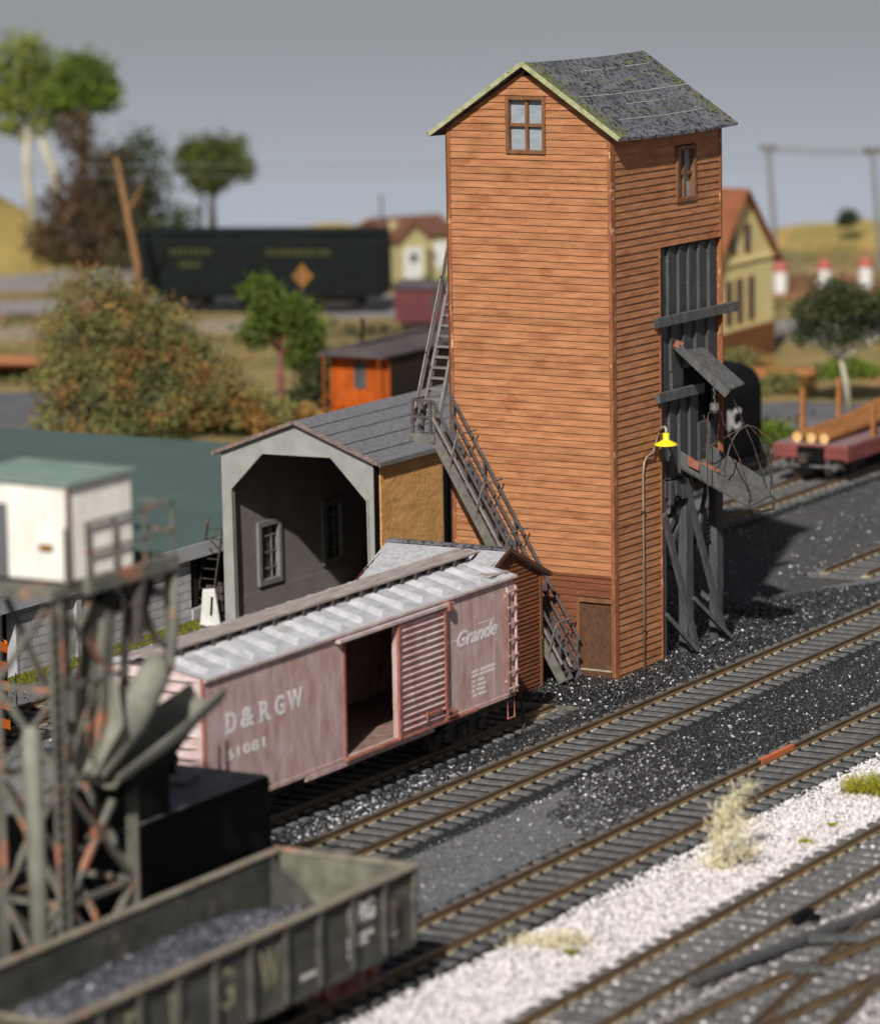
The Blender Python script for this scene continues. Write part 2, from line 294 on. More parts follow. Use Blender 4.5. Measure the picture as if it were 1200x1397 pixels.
def leaves(name, blobs, n, size, mt, parent, lo=.55, hi=1.25, shell=.45, thin=.7):
    vol = np.array([b[3]*b[4]*b[5] for b in blobs]); vol = vol**.8; pr = vol/vol.sum(); idx = RNG.choice(len(blobs), n, p=pr)
    B = np.array(blobs)[idx]; d = RNG.normal(size=(n, 3)); d /= np.linalg.norm(d, axis=1)[:, None]
    r = RNG.uniform(shell, 1.0, (n, 1))**.6; lump = 1+.34*np.sin(d[:, :1]*7+B[:, :1])*np.cos(d[:, 1:2]*6+B[:, 1:2]*2)+RNG.normal(0, .07, (n, 1))
    P = B[:, :3]+d*r*B[:, 3:6]*lump
    A = RNG.normal(size=(n, 2, 3)); A /= np.linalg.norm(A, axis=2)[:, :, None]; s = RNG.uniform(.6, 1.3, (n, 1))*size
    a = A[:, 0]*s; b = A[:, 1]*s*thin
    V = np.stack([P-a, P-b, P+a, P+b], 1).reshape(-1, 3); F = np.arange(n*4).reshape(n, 4)
    clump = (np.sin(P[:, 0]*2.3)+np.sin(P[:, 1]*2.7+1)+np.sin(P[:, 2]*2.9))/6+.5
    t = lo+(hi-lo)*(clump*.6+RNG.uniform(0, .4, n)); T = np.repeat(np.stack([t*RNG.uniform(.9, 1.15, n), t, t*.9], 1), 4, axis=0)
    return cloud(name, V, F, T, mt, parent)

def siding(mb, O, U, Nn, L, z0, z1, row=.195, openings=(), clip=None, mi=0, zsw=None, mi2=1, jit=.006):
    """clapboards on a wall: O origin, U unit along, Nn outward; openings (u0,u1,z0,z1); clip(z)->(u0,u1)"""
    O = Vector(O); U = Vector(U); Nn = Vector(Nn); z = z0; i = 0
    while z < z1-1e-4:
        za = z; zb = min(z+row, z1); zm = (za+zb)/2; z = zb; i += 1
        a0, b0 = (clip(za) if clip else (0, L)); a1, b1 = (clip(zb) if clip else (0, L))
        segs = [(a0, b0, a1, b1)]
        for (u0, u1, v0, v1) in openings:
            if v0 < zm < v1:
                ns = []
                for (p0, q0, p1, q1) in segs:
                    if p0 < u0: ns.append((p0, min(u0, q0), p1, min(u0, q1)))
                    if q0 > u1: ns.append((max(u1, p0), q0, max(u1, p1), q1))
                segs = ns
        tn = random.uniform(.90, 1.07); j = random.uniform(-jit, jit); m = mi2 if (zsw and zm < zsw) else mi
        for (p0, q0, p1, q1) in segs:
            if q0-p0 < .01: continue
            P = lambda u, zz, o: O+U*u+Vector((0, 0, zz))+Nn*o
            ns = max(1, int((q0-p0)/1.6)); w_ = [random.uniform(-.005, .005) for _ in range(ns+1)]
            for k in range(ns):
                f0 = k/ns; f1 = (k+1)/ns; e0 = p0+(q0-p0)*f0; e1 = p0+(q0-p0)*f1; g0 = p1+(q1-p1)*f0; g1 = p1+(q1-p1)*f1
                mb.quad(P(e0, za+.012+j+w_[k], .040), P(e1, za+.012+j+w_[k+1], .040), P(g1, zb+.012, .006), P(g0, zb+.012, .006), m, tn)
                mb.quad(P(e0, za+.012+j+w_[k], .0), P(e1, za+.012+j+w_[k+1], .0), P(e1, za+.012+j+w_[k+1], .040), P(e0, za+.012+j+w_[k], .040), m, tn*.9)  # underside of each board toned darker, shade put into the colour
def sashwindow(root, O, U, Nn, w_, h_, nx, ny, fm, pm, fw=.11, mw=.05, depth=.1, sill=False):
    """window > pane, muntin ; O = lower-left corner on the wall face"""
    O = Vector(O); U = Vector(U); Nn = Vector(Nn); Z = Vector((0, 0, 1))
    m = MB(); c = lambda u, z, o: O+U*u+Z*z+Nn*o
    for (a, b) in (((0, fw/2), (w_, fw/2)), ((0, h_-fw/2), (w_, h_-fw/2))): m.bar(c(a[0], a[1], .0), c(b[0], b[1], .0), .16, fw)
    for u in (fw/2, w_-fw/2): m.bar(c(u, fw, 0), c(u, h_-fw, 0), fw, .158, up=Nn)
    if sill: m.bar(c(-.08, -.02, .06), c(w_+.08, -.02, .06), .24, .08)
    fr = m.build('window', fm, root, bevel=.01)
    m = MB()
    for i in range(1, nx): u = w_*i/nx; m.bar(c(u, fw, -depth*.4), c(u, h_-fw, -depth*.4), mw, mw, up=Nn)
    for i in range(1, ny): z = h_*i/ny; m.bar(c(fw, z, -depth*.37), c(w_-fw, z, -depth*.37), mw, mw)
    m.build('muntin', fm, fr)
    m = MB(); m.quad(c(fw*.5, fw*.5, -depth), c(w_-fw*.5, fw*.5, -depth), c(w_-fw*.5, h_-fw*.5, -depth), c(fw*.5, h_-fw*.5, -depth)); m.build('pane', pm, fr)
    return fr

# ------------------------------------------------------------------ ground, sky
def sheet(name, poly, z, mt, seg=0):
    m = MB(); m.add([(x, y, z) for x, y in poly], [tuple(range(len(poly)))]); return tag(m.build(name, mt), kind='structure')
g = MB(); g.quad((-60, -160, -.3), (420, -160, -.3), (420, 330, -.3), (-60, 330, -.3)); tag(g.build('ground', 'asphalt'), kind='structure')
def skywall():
    m = bpy.data.materials.new('skymat'); m.use_nodes = True; t = m.node_tree; L = t.links.new
    for n in list(t.nodes): t.nodes.remove(n)
    out = node(t, 'ShaderNodeOutputMaterial'); em = node(t, 'ShaderNodeEmission'); tc = node(t, 'ShaderNodeTexCoord'); sp = node(t, 'ShaderNodeSeparateXYZ')
    cr = node(t, 'ShaderNodeValToRGB'); mr = node(t, 'ShaderNodeMapRange'); mr.inputs['From Min'].default_value = -2; mr.inputs['From Max'].default_value = 27
    L(tc.outputs['Object'], sp.inputs[0]); L(sp.outputs['Z'], mr.inputs[0]); L(mr.outputs[0], cr.inputs[0])
    e = cr.color_ramp.elements; e[0].position = 0; e[0].color = (.44, .475, .535, 1); e[1].position = 1; e[1].color = (.275, .285, .305, 1)
    x = e.new(.16); x.color = (.41, .44, .495, 1); x = e.new(.30); x.color = (.355, .378, .418, 1); x = e.new(.48); x.color = (.30, .312, .335, 1)
    L(cr.outputs[0], em.inputs[0]); em.inputs[1].default_value = 1.; L(em.outputs[0], out.inputs[0])
    mb = MB(); n = 40; Rr = 238
    for i in range(n):
        a = YAW+R(-65+130*i/n); b = YAW+R(-65+130*(i+1)/n)
        mb.quad((Rr*math.cos(a), Rr*math.sin(a), -3), (Rr*math.cos(b), Rr*math.sin(b), -3), (Rr*math.cos(b), Rr*math.sin(b), 70), (Rr*math.cos(a), Rr*math.sin(a), 70))
    M['skymat'] = m; o = mb.build('sky', 'skymat', smooth=True); tag(o, kind='structure')
skywall()

# pixel-free layout helpers: points on the ground by distance along / across the yard axis seen from the photographer
def pol(d, a):      # d metres out, a degrees left of the middle of the view
    t = YAW+R(a); return (d*math.cos(t), d*math.sin(t))
sheet('far_ground', [pol(152, 10), pol(152, -1), pol(166, -10), pol(270, -12), pol(270, 0), pol(270, 14)], -.296, 'tan')
def band(name, d0, d1, a0, a1, mt, z):
    n = 10; P = [pol(d0+random.uniform(-.4, .4), a0+(a1-a0)*i/n) for i in range(n+1)]+[pol(d1+random.uniform(-.4, .4), a1-(a1-a0)*i/n) for i in range(n+1)]
    return sheet(name, P, z, mt)
band('path', 213, 224, 1.5, 8, 'road', -.292)
band('path', 201.5, 208, 1.5, 8, 'road', -.292)
band('far_ground', 199.5, 201, 3.5, 8, 'brownearth', -.292)
band('path', 190, 197, 2.5, 8, 'palegravel', -.292)
band('road', 152.5, 171, 3.9, 8, 'roadgrey', -.292)
band('path', 196, 207, -1.5, 2.2, 'road', -.288)
band('path', 176, 182, -1.2, 1.8, 'palegravel', -.288)
band('path', 153, 161, .2, 2.2, 'palegravel', -.288)
band('path', 184, 193, -8, -3.3, 'road', -.292)
band('road', 158, 163, -8, -3.2, 'roadgrey', -.292)
band('far_ground', 202, 214, -8, -3.6, 'brownearth', -.292)

def mound(name, blobs, mt, x0, x1, y0, y1, n=40):
    m = MB(); vs = []
    for j in range(n+1):
        for i in range(n+1):
            x = x0+(x1-x0)*i/n; y = y0+(y1-y0)*j/n; z = -.9
            for (cx, cy, r, h) in blobs: z += h*math.exp(-((x-cx)**2+(y-cy)**2)/(r*r))
            vs.append((x, y, z+.15*math.sin(x*.9)*math.cos(y*1.1)))
    m.add(vs, [(j*(n+1)+i, j*(n+1)+i+1, (j+1)*(n+1)+i+1, (j+1)*(n+1)+i) for j in range(n) for i in range(n)])
    return tag(m.build(name, mt, smooth=True), kind='structure')
hb = []
for (a, d, r, h) in ((7.1, 229, 5.2, 4.3), (8.6, 228, 7, 4.2), (5.6, 229, 4, 1.5), (1.9, 232, 4.2, 1.75), (.6, 233, 4.5, 1.3), (-5.2, 233, 6, 1.1), (-6.8, 233, 6, 1.2)):
    p = pol(d, a); hb.append((p[0], p[1], r, h))
mound('hill', hb, 'hill', 150, 255, 60, 200, 110)

# near ground coverings
E_ = 'gravelbed'
sheet('ground', [(40, 20), (60, 38.6), (72, 38.7), (80, 38.8), (92, 38.9), (112, 39.0), (170, 38.8), (170, 0)], -.294, 'gravelbed')
sheet('ground', [(62, 48.0), (84, 47.4), (89, 47.0), (96, 46.9), (104, 46.85), (111.6, 46.9), (112.5, 48), (110.3, 49.6), (107, 51.0), (105.5, 53), (106, 56), (96, 57.5), (60, 57.5)], -.294, 'coalbed')
sheet('ground', [(84.4, 41.3), (83.3, 41.8), (82.6, 42.2), (82.9, 42.7), (84.2, 43.0), (84.6, 43.6), (86.2, 44.0), (87.8, 44.8), (96, 44.85), (125, 44.9), (125, 41.25), (100, 41.2)], -.294, 'coalbed')

sheet('ground', [(101, 50.9), (106, 50.4), (110.5, 49.9), (114, 48.2), (190, 48.2), (190, 57.0), (103, 57.0)], -.2945, 'yard')
def rand_poly(n, poly):
    P = np.array(poly); lo = P.min(0); hi = P.max(0); out = []
    while sum(len(o) for o in out) < n:
        q = RNG.uniform(lo, hi, (n*2, 2)); ins = np.zeros(len(q), bool); j = len(P)-1
        for i in range(len(P)):
            c = ((P[i, 1] > q[:, 1]) != (P[j, 1] > q[:, 1])) & (q[:, 0] < (P[j, 0]-P[i, 0])*(q[:, 1]-P[i, 1])/(P[j, 1]-P[i, 1]+1e-9)+P[i, 0]); ins ^= c; j = i
        out.append(q[ins])
    return np.concatenate(out)[:n]
def scatter(name, poly, n, s0, s1, light, mt, z=-.28, pile=None, lt=(9, 16), dk=(.5, 1.3), pinkish=False):
    p = rand_poly(n, poly); zz = np.full(n, z)+RNG.uniform(-.03, .03, n)
    if pile is not None: zz = zz+pile(p[:, 0], p[:, 1])
    P = np.column_stack([p, zz]); s = s0+(s1-s0)*RNG.uniform(0, 1, n)**2
    t = RNG.uniform(*dk, n); L_ = RNG.uniform(0, 1, n) < light; t[L_] = RNG.uniform(*lt, L_.sum()); T = np.stack([t, t, t], 1)
    if pinkish: T *= np.array([1.01, .985, .985])
    o = stones(name, P, s, T, mt); tag(o, kind='stuff'); return o
def pile(x, y): return .16*np.exp(-((x-98)/6)**2-((y-49.2)/1.6)**2)+.05*np.sin(x*1.7)*np.sin(y*2.1)
tag(scatter('coal_chips', [(82, 47.0), (104, 46.85), (111.6, 46.9), (112.3, 48), (110, 49.6), (107, 51.0), (106, 55), (96, 56), (88, 49), (82, 48.6)], 56000, .022, .068, .055, 'coal', pile=pile, dk=(.2, .8)), 'black glittering coal chips heaped around the foot of the tall wooden tower', 'coal')  # the few pale chips are glints on the coal, painted as colour
tag(scatter('coal_chips', [(82.9, 41.4), (81.4, 42.3), (83.4, 43.4), (86.8, 44.7), (112, 44.8), (122, 44.8), (122, 41.35), (98, 41.3)], 44000, .022, .068, .05, 'coal', dk=(.2, .8)), 'black coal chips spread between the two middle tracks at the right', 'coal')  # pale chips here are painted glints too
tag(scatter('coal_chips', [(79, 41.6), (80.2, 43.4), (84.5, 44.7), (90, 44.7), (86, 42.5), (84, 41.3)], 2600, .028, .08, .08, 'coal', dk=(.2, .8)), 'loose fringe of coal chips thinning out onto the grey asphalt', 'coal')
tag(scatter('coal_chips', [(66, 46.95), (84, 46.95), (84, 48.4), (66, 48.4)], 6500, .035, .11, .17, 'coal'), 'dark chips with bright white stones in the strip beside the boxcar track', 'coal')
tag(scatter('coal_chips', [(58, 50.5), (98, 50.5), (98, 64.2), (58, 64.2)], 7000, .04, .10, .08, 'coal'), 'thin scatter of dark chips on the ground in front of the block wall', 'coal')
tag(scatter('cinder_grit', [(60, 41.35), (85, 41.35), (88, 44.75), (60, 44.75)], 30000, .012, .034, .03, 'coal', z=-.29, dk=(1.2, 5.5)), 'fine grey cinder grit covering the asphalt strip between the two middle tracks', 'grit')
tag(scatter('cinder_grit', [(104, 50.4), (150, 49.9), (150, 57), (104, 57)], 22000, .015, .045, .03, 'coal', z=-.288, dk=(.6, 3.0)), 'fine dark cinder grit over the open yard right of the tower legs', 'grit')
tag(scatter('pebbles', [(62, 41.3), (84, 41.3), (88, 44.6), (62, 44.6)], 900, .02, .07, .35, 'coal', z=-.285, dk=(2, 4)), 'few pale pebbles lying on the grey asphalt between the tracks', 'pebbles')
tag(scatter('pebbles', [(103, 50.5), (150, 50.5), (150, 57), (108, 57)], 1100, .03, .08, .35, 'coal', z=-.285, dk=(1.5, 3)), 'pale pebbles dotted over the dark open yard at the right', 'pebbles')
tag(scatter('white_gravel', [(58, 36.6), (60, 38.75), (66, 38.95), (70, 38.8), (76, 39.05), (80, 38.9), (86, 39.1), (92, 38.95), (100, 39.15), (112, 39.1), (112, 36.2), (84, 35.6), (66, 36.0)], 46000, .032, .082, .05, 'whitestone', z=-.265, dk=(.74, 1.07), lt=(.3, .5), pinkish=True), 'pinkish white gravel in the wide strip between two foreground tracks', 'gravel')
tag(scatter('white_gravel', [(58, 27), (58, 36.6), (66, 36.0), (84, 35.6), (112, 36.2), (112, 30)], 36000, .04, .10, .28, 'whitestone', z=-.25, dk=(.12, .5), lt=(.7, 1.0), pinkish=True), 'mixed grey and white gravel around the switch tracks in the bottom right corner', 'gravel')

# ------------------------------------------------------------------ railway tracks
tie_me = None
def railpiece(m, p, q, mi=0, mt=1):
    p = Vector(p); q = Vector(q); d = (q-p).normalized(); s = Vector((-d.y, d.x, 0)); Z = Vector((0, 0, 1))
    prof = [(-.085, -.165), (.085, -.165), (.085, -.14), (.018, -.115), (.018, -.045), (.042, -.035), (.042, -.004), (.034, 0), (-.034, 0), (-.042, -.004), (-.042, -.035), (-.018, -.045), (-.018, -.115), (-.085, -.14)]
    A = [p+s*a+Z*b for a, b in prof]; B = [q+s*a+Z*b for a, b in prof]; n = len(prof)
    for i in range(n): m.add([A[i], A[(i+1) % n], B[(i+1) % n], B[i]], [(0, 1, 2, 3)], mt if i == 7 else mi)
    m.add(A, [tuple(range(n))]); m.add(B, [tuple(range(n))[::-1]])
def track(label, pts, group=None, spacing=.62, rails=(0, 1.435), tl=2.5, show=None, split=None, bed=True):
    """pts: near-rail polyline [(x,y)..]; ties run across it"""
    global tie_me
    x0, y0 = pts[0]; t = thing('railway_track', label, 'railway track', (x0, y0, 0), 0, group)
    P = [(x-x0, y-y0) for x, y in pts]
    for off in rails:
        m = MB()
        for (a, b) in zip(P[:-1], P[1:]): railpiece(m, (a[0], a[1]+off, 0), (b[0], b[1]+off, 0))
        m.build('rail', ['rail', 'railtop'], t)
    if tie_me is None:
        mm = MB(); mm.box(-.15, .15, -1.25, 1.25, -.30, -.165); o = mm.build('tie', 'tie', None, bevel=.015); tie_me = o; COL.objects.unlink(o)
    pl = MB(); cs = []; 
    for (a, b) in zip(P[:-1], P[1:]):
        L_ = math.hypot(b[0]-a[0], b[1]-a[1]); k = 0
        while k*spacing < L_:
            f = k*spacing/L_; cs.append((a[0]+(b[0]-a[0])*f+random.uniform(-.03, .03), a[1]+(b[1]-a[1])*f+.7175, math.atan2(b[1]-a[1], b[0]-a[0]))); k += 1
    order = sorted(range(len(cs)), key=lambda i: 0 if show is None or show[0] <= cs[i][0]+x0 <= show[1] else 1)
    near = order[:99]; rest = order[99:]
    for i in near:
        c = tie_me.copy(); c.name = 'tie'; COL.objects.link(c); c.parent = t; c.location = (cs[i][0], cs[i][1], random.uniform(-.008, .004)); c.rotation_euler = (random.uniform(-.006, .006), random.uniform(-.02, .02), cs[i][2]+random.uniform(-.035, .035)); c.scale = (1, tl/2.5, 1)
    if rest:
        m = MB()
        for i in rest: m.box(cs[i][0]-.13, cs[i][0]+.13, cs[i][1]-tl/2, cs[i][1]+tl/2, -.3, -.167)
        tag(m.build('tie', 'tie', t), kind='stuff')
    for (cx, cy, a) in cs:
        for off in rails:
            yy = cy-.7175+off; pl.box(cx-.15, cx+.15, yy-.155, yy+.155, -.19, -.148)
    tag(pl.build('tie_plate', 'plate', t), kind='stuff')
    if bed:
        m = MB()
        for (a, b) in zip(P[:-1], P[1:]):
            A_ = [(-.85, -.292), (-.42, -.215), (1.86, -.215), (2.25, -.292)]
            for (o1, z1), (o2, z2) in zip(A_[:-1], A_[1:]): m.quad((a[0], a[1]+o1, z1), (b[0], b[1]+o1, z1), (b[0], b[1]+o2, z2), (a[0], a[1]+o2, z2))
        m.build('ballast', 'ballastbed_shade', t)  # bed carries the shade of the tie gaps in its colour
    return t
YA, YB, YE, YC = 45.25, 39.52, 48.70, 57.62
tA = track('rusty railed track passing right in front of the tall wooden tower', [(54, YA), (150, YA)], show=(64, 126))
tB = track('rusty track with grey ties along the upper edge of the white gravel strip', [(52, YB), (150, YB)], show=(62, 123))
m = MB(); m.box(79.3-52, 81.9-52, 1.435-.055, 1.435+.055, -.11, -.05); 
m2 = MB(); m2.box(86.8-52, 88.7-52, 1.435-.060, 1.435-.046, -.12, -.003); m2.box(86.8-52, 88.7-52, 1.435-.05, 1.435+.05, -.002, .004); m2.build('paint_patch', 'orangerail', tB)
tE = track('stub track carrying the dusty red boxcar and ending beside the wooden tower', [(60, YE), (90.5, YE)], show=(60, 91))
tC = track('far track at the right carrying the red flatcar with logs', [(103, YC), (175, YC)], show=(103, 160))
tD = track('short piece of track starting in the dark yard at the right edge', [(111.9, 49.1), (140, 49.1)], show=(111, 130))
tG = track('track leading into the open end of the grey shed', [(62, 60.0), (109, 60.0)], show=(75, 105))
tF = track('switch track with pale gravel between its rails in the foreground', [(52, 33.9), (66, 34.15), (82, 34.25), (112, 34.3)], show=(60, 95), bed=False)
# diverging rails of the foreground switch
def looserails(label, segs, ties, name='switch_rails'):
    x0, y0 = segs[0][0]; t = thing(name, label, 'switch', (x0, y0, 0))
    for s in segs:
        m = MB()
        for a, b in zip(s[:-1], s[1:]): railpiece(m, (a[0]-x0, a[1]-y0, 0), (b[0]-x0, b[1]-y0, 0))
        m.build('rail', ['rail', 'railtop'], t)
    for (cx, cy, a, l) in ties:
        c = tie_me.copy(); c.name = 'tie'; COL.objects.link(c); c.parent = t; c.location = (cx-x0, cy-y0, -.012+random.uniform(-.006, .003)); c.rotation_euler = (0, 0, a+random.uniform(-.02, .02)); c.scale = (1, l/2.5, 1)
    return t
tt = [(60+.62*i, 32.2-.012*i, -.06, 2.6) for i in range(46)]
looserails('tangle of crossing switch rails in the bottom right corner', [[(58, 33.55), (66, 32.93), (69.64, 32.5), (73.3, 31.87), (84, 29.6)], [(60, 30.2), (66.7, 31.59), (70.14, 32.08), (74.79, 32.77), (90, 35.2)],
            [(62, 29.7), (67.61, 30.31), (70.54, 30.67), (80, 31.8), (95, 33.4)], [(60, 31.95), (68, 31.2), (73, 30.4), (84, 28.2)]], tt)
m = MB()
for a, b in (((68.6, 33.85), (70.3, 33.58)), ((70.3, 33.58), (75.2, 32.72)), ((75.2, 32.72), (79, 31.9))):
    m.bar((a[0]-70, a[1]-33.5, .02), (b[0]-70, b[1]-33.5, .02), .26, .12)
gr = thing('guard_rail', 'broad black guard rail crossing the switch in the bottom right', 'guard rail', (70, 33.5, -.05)); m.build('bar', 'greybeam', gr)
fw = thing('check_blocks', 'pair of dark grey blocks lying between the crossing switch rails', 'blocks', (72, 31.8, 0))
for p, q in (((-1.9, .9, -.02), (-1.5, .1, -.02)), ((.4, 1.3, -.02), (1.0, .4, -.02))): m = MB(); m.bar(p, q, .3, .12); m.build('check_block', 'greybeam', fw)
m = MB(); m.box(-.35, .35, -.12, .12, -.05, .12); m.box(-.1, .25, -.3, .3, -.05, .05); sp = thing('switch_stand', 'small black switch machine beside the near foreground rail', 'switch stand', (74.15, 34.0, -.1)); m.build('machine_case', 'black', sp, bevel=.02)

# ------------------------------------------------------------------ tall wooden tower
TX, TY, TH = 94.78, 49.02, -0.0408
TW, TD, TZ = 5.16, 6.12, 14.62
tw = thing('wooden_tower', 'tall orange clapboard coaling tower with a mossy dark gable roof', 'tower', (TX, TY, 0), TH)
AP = 16.52; EY0, EY1, RY = -.43, 5.60, 2.58
def gz(y): # underside of roof at y
    return AP-.07-(abs(y-RY))*(AP-TZ)/(RY+.43)
m = MB()
EV = gz(0)-.02
def clipg(z):
    if z <= EV: return (0, TW)
    k = (AP-TZ)/(RY+.43); dy = (AP-.09-z)/k
    return (max(0, RY-dy), max(RY+.001, min(TW, RY+dy)))
# front face: u runs along +y, outward -x   (local: front plane x=0)
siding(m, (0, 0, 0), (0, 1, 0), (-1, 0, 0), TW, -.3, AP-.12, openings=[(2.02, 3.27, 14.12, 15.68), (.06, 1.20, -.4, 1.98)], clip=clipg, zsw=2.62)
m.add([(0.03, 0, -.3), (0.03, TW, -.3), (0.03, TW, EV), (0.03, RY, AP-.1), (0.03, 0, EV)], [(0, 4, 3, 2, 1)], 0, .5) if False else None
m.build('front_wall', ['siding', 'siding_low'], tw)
m = MB()
siding(m, (0, 0, 0), (1, 0, 0), (0, -1, 0), 2.52, -.3, 11.42, zsw=None)
siding(m, (0, 0, 0), (1, 0, 0), (0, -1, 0), TD, 11.42, EV, openings=[(3.51, 4.64, 12.58, 14.13)])
m.build('side_wall', ['siding', 'siding_low'], tw)
m = MB()   # far walls, plain boards
siding(m, (0, TW, 0), (1, 0, 0), (0, 1, 0), TD, 5.0, EV)
siding(m, (0, TW, 0), (1, 0, 0), (0, 1, 0), 2.52, -.3, 5.0)
siding(m, (TD, 0, 0), (0, 1, 0), (1, 0, 0), TW, 5.0, AP-.12, clip=clipg)
siding(m, (2.52, 0, 0), (0, 1, 0), (1, 0, 0), TW, -.3, 5.0)
m.build('back_wall', ['siding', 'siding_low'], tw)
m = MB(); m.box(.14, 2.5, .14, TW-.14, -.3, 5.0); m.box(.14, TD-.14, .42, TW-.14, 5.0, EV-.2); m.box(.14, TD-.14, .14, .42, 11.5, EV-.2)
m.prism([(.14, .16, EV-.22), (.14, TW-.16, EV-.22), (.14, RY, AP-.35)], (TD-.3, 0, 0)); m.build('light_block', 'darkbrown', tw)  # unseen dark filler, added to block light behind the boards
m = MB()
m.box(-.05, .0, -.05, .11, -.3, EV+.02); m.box(-.05, .07, -.052, -.0, -.3, EV-.02)
m.build('corner_board', 'cornertrim', tw)
m = MB(); m.box(-.05, 0, TW-.09, TW+.05, -.3, EV); m.box(-.05, .07, TW, TW+.052, -.3, EV-.02); m.build('corner_board', 'cornertrim', tw)
m = MB(); m.box(2.50, 2.56, -.06, .1, -.3, 11.42); m.box(TD, TD+.05, -.05, .08, 5.0, EV-.1); m.box(TD-.08, TD+.02, -.055, -.01, 11.42, EV-.1)
m.build('corner_board', 'cornertrim', tw)
m = MB(); m.box(-.055, -.02, .1, TW-.1, 2.58, 2.66); m.build('belt_board', 'siding_low', tw)
# roof
def roof2(root, x0, x1, ya, yr, yb, ze, zr, t, mt, name='roof', sag=.03, nx=10, edge=None):
    m = MB(); Vt = []; rows = [(ya, ze), ((ya*3+yr)/4, ze+(zr-ze)*.25-.0), ((ya+yr)/2, (ze+zr)/2), ((ya+3*yr)/4, ze+(zr-ze)*.75), (yr, zr), ((yb+3*yr)/4, ze+(zr-ze)*.75), ((yb+yr)/2, (ze+zr)/2), ((yb*3+yr)/4, ze+(zr-ze)*.25), (yb, ze)]
    for i in range(nx+1):
        f = i/nx; x = x0+(x1-x0)*f; s = -sag*math.sin(math.pi*f)
        for k, (y, z) in enumerate(rows): Vt.append((x, y, z+s+random.uniform(-.006, .006)))
        for k, (y, z) in enumerate(rows): Vt.append((x, y, z+s-t))
    n = len(rows); W2 = 2*n; F = []
    for i in range(nx):
        for k in range(n-1):
            F.append((i*W2+k, (i+1)*W2+k, (i+1)*W2+k+1, i*W2+k+1)); F.append((i*W2+n+k, i*W2+n+k+1, (i+1)*W2+n+k+1, (i+1)*W2+n+k))
        F.append((i*W2, i*W2+n, (i+1)*W2+n, (i+1)*W2)); F.append((i*W2+n-1, (i+1)*W2+n-1, (i+1)*W2+2*n-1, i*W2+2*n-1))
    for e in (0, nx):
        for k in range(n-1): F.append((e*W2+k, e*W2+k+1, e*W2+n+k+1, e*W2+n+k))
    m.add(Vt, F); return m.build(name, mt, root)
rf = roof2(tw, -.3, 6.42, EY0, RY, EY1, TZ, AP+.08, .07, 'tarpaper', sag=.05)
# seams running along the ridge direction, on the visible slope
k = (AP+.08-TZ)/(RY+.43)
def onroof(x, f, o=.012): # f 0 eave .. 1 ridge
    s = -.05*math.sin(math.pi*(x+.3)/6.72); return (x, EY0+(RY-EY0)*f, TZ+(AP+.08-TZ)*f+o+s)
m = MB()
for f, a, b, w_ in ((.84, 2.1, 5.9, .02), (.53, .35, 6.35, .03), (.40, 2.2, 4.6, .013), (.22, .9, 5.6, .02)):
    n = 14
    for i in range(n):
        x = a+(b-a)*i/n; x2 = a+(b-a)*(i+1)/n
        if random.random() < .12 and w_ < .03: continue
        p = Vector(onroof(x, f, .012)); q = Vector(onroof(x2, f, .012)); m.bar(p, q, w_, .014)
m.build('seam', 'white', rf)
m = MB()
for _ in range(620):
    f = random.random(); 
    if random.random() < .6: x = -.25+abs(random.gauss(0, .28)); x += 0
    elif random.random() < .5: x = 6.35-abs(random.gauss(0, .35))
    else: x = random.uniform(.2, 6.2); f = random.choice((.70, .88, .30))+random.gauss(0, .02)
    f = min(.98, max(.02, f)); c = Vector(onroof(x, f, .008)); r = random.uniform(.012, .05)
    P = [c+Vector((r*1.6*math.cos(t)*random.uniform(.6, 1.2), r*math.sin(t)*.85*random.uniform(.6, 1.2), 0)) for t in [i*math.pi/4 for i in range(8)]]
    P = [Vector((p.x, p.y, onroof(p.x, (p.y-EY0)/(RY-EY0), .010)[2])) for p in P]
    m.add(P+[c+Vector((0, 0, .02))], [(i, (i+1) % 8, 8) for i in range(8)])
tag(m.build('moss', 'moss', rf), kind='stuff')
m = MB()
for (ya, za, yb, zb) in ((EY0, TZ-.03, RY, AP+.05), (RY, AP+.05, EY1, TZ-.03)):
    m.bar((-.33, ya, za), (-.33, yb, zb), .05, .13, up=(0, 0, 1))
m.build('barge_board', 'mossboard', tw, bevel=.01)
sashwindow(tw, (0, 2.02, 14.12), (0, 1, 0), (-1, 0, 0), 1.25, 1.56, 2, 2, 'trim', 'pane', fw=.10, mw=.085, depth=.11)
m = MB(); m.prism([(-.06, RY-.14, AP-.28), (-.06, RY+.14, AP-.28), (-.06, RY, AP-.1)], (.05, 0, 0)); m.build('vent', 'black', tw)
sashwindow(tw, (3.51, 0, 12.58), (1, 0, 0), (0, -1, 0), 1.13, 1.55, 2, 2, 'trim', 'pane', fw=.12, mw=.07, depth=.10)
m = MB(); m.box(-.06, .1, .06, .12, -.3, 1.95); m.box(-.062, .1, 1.12, 1.22, -.3, 1.95); m.box(-.07, .1, .04, 1.24, 1.9, 2.02); df = m.build('door_frame', 'trim', tw)
m = MB(); m.box(.02, .08, .12, 1.12, -.3, 1.92); d_ = m.build('door', 'doorbrown', tw)
m = MB(); m.box(-.09, .05, .12, 1.14, -.3, .0); m.build('door_sill', 'doorbrown', d_)
m = MB(); m.box(-.1, .03, .12, 1.14, .002, .025); m.box(-.1, -.02, .3, 1.1, -.25, -.235); m.build('sill_edge', 'plate', d_)
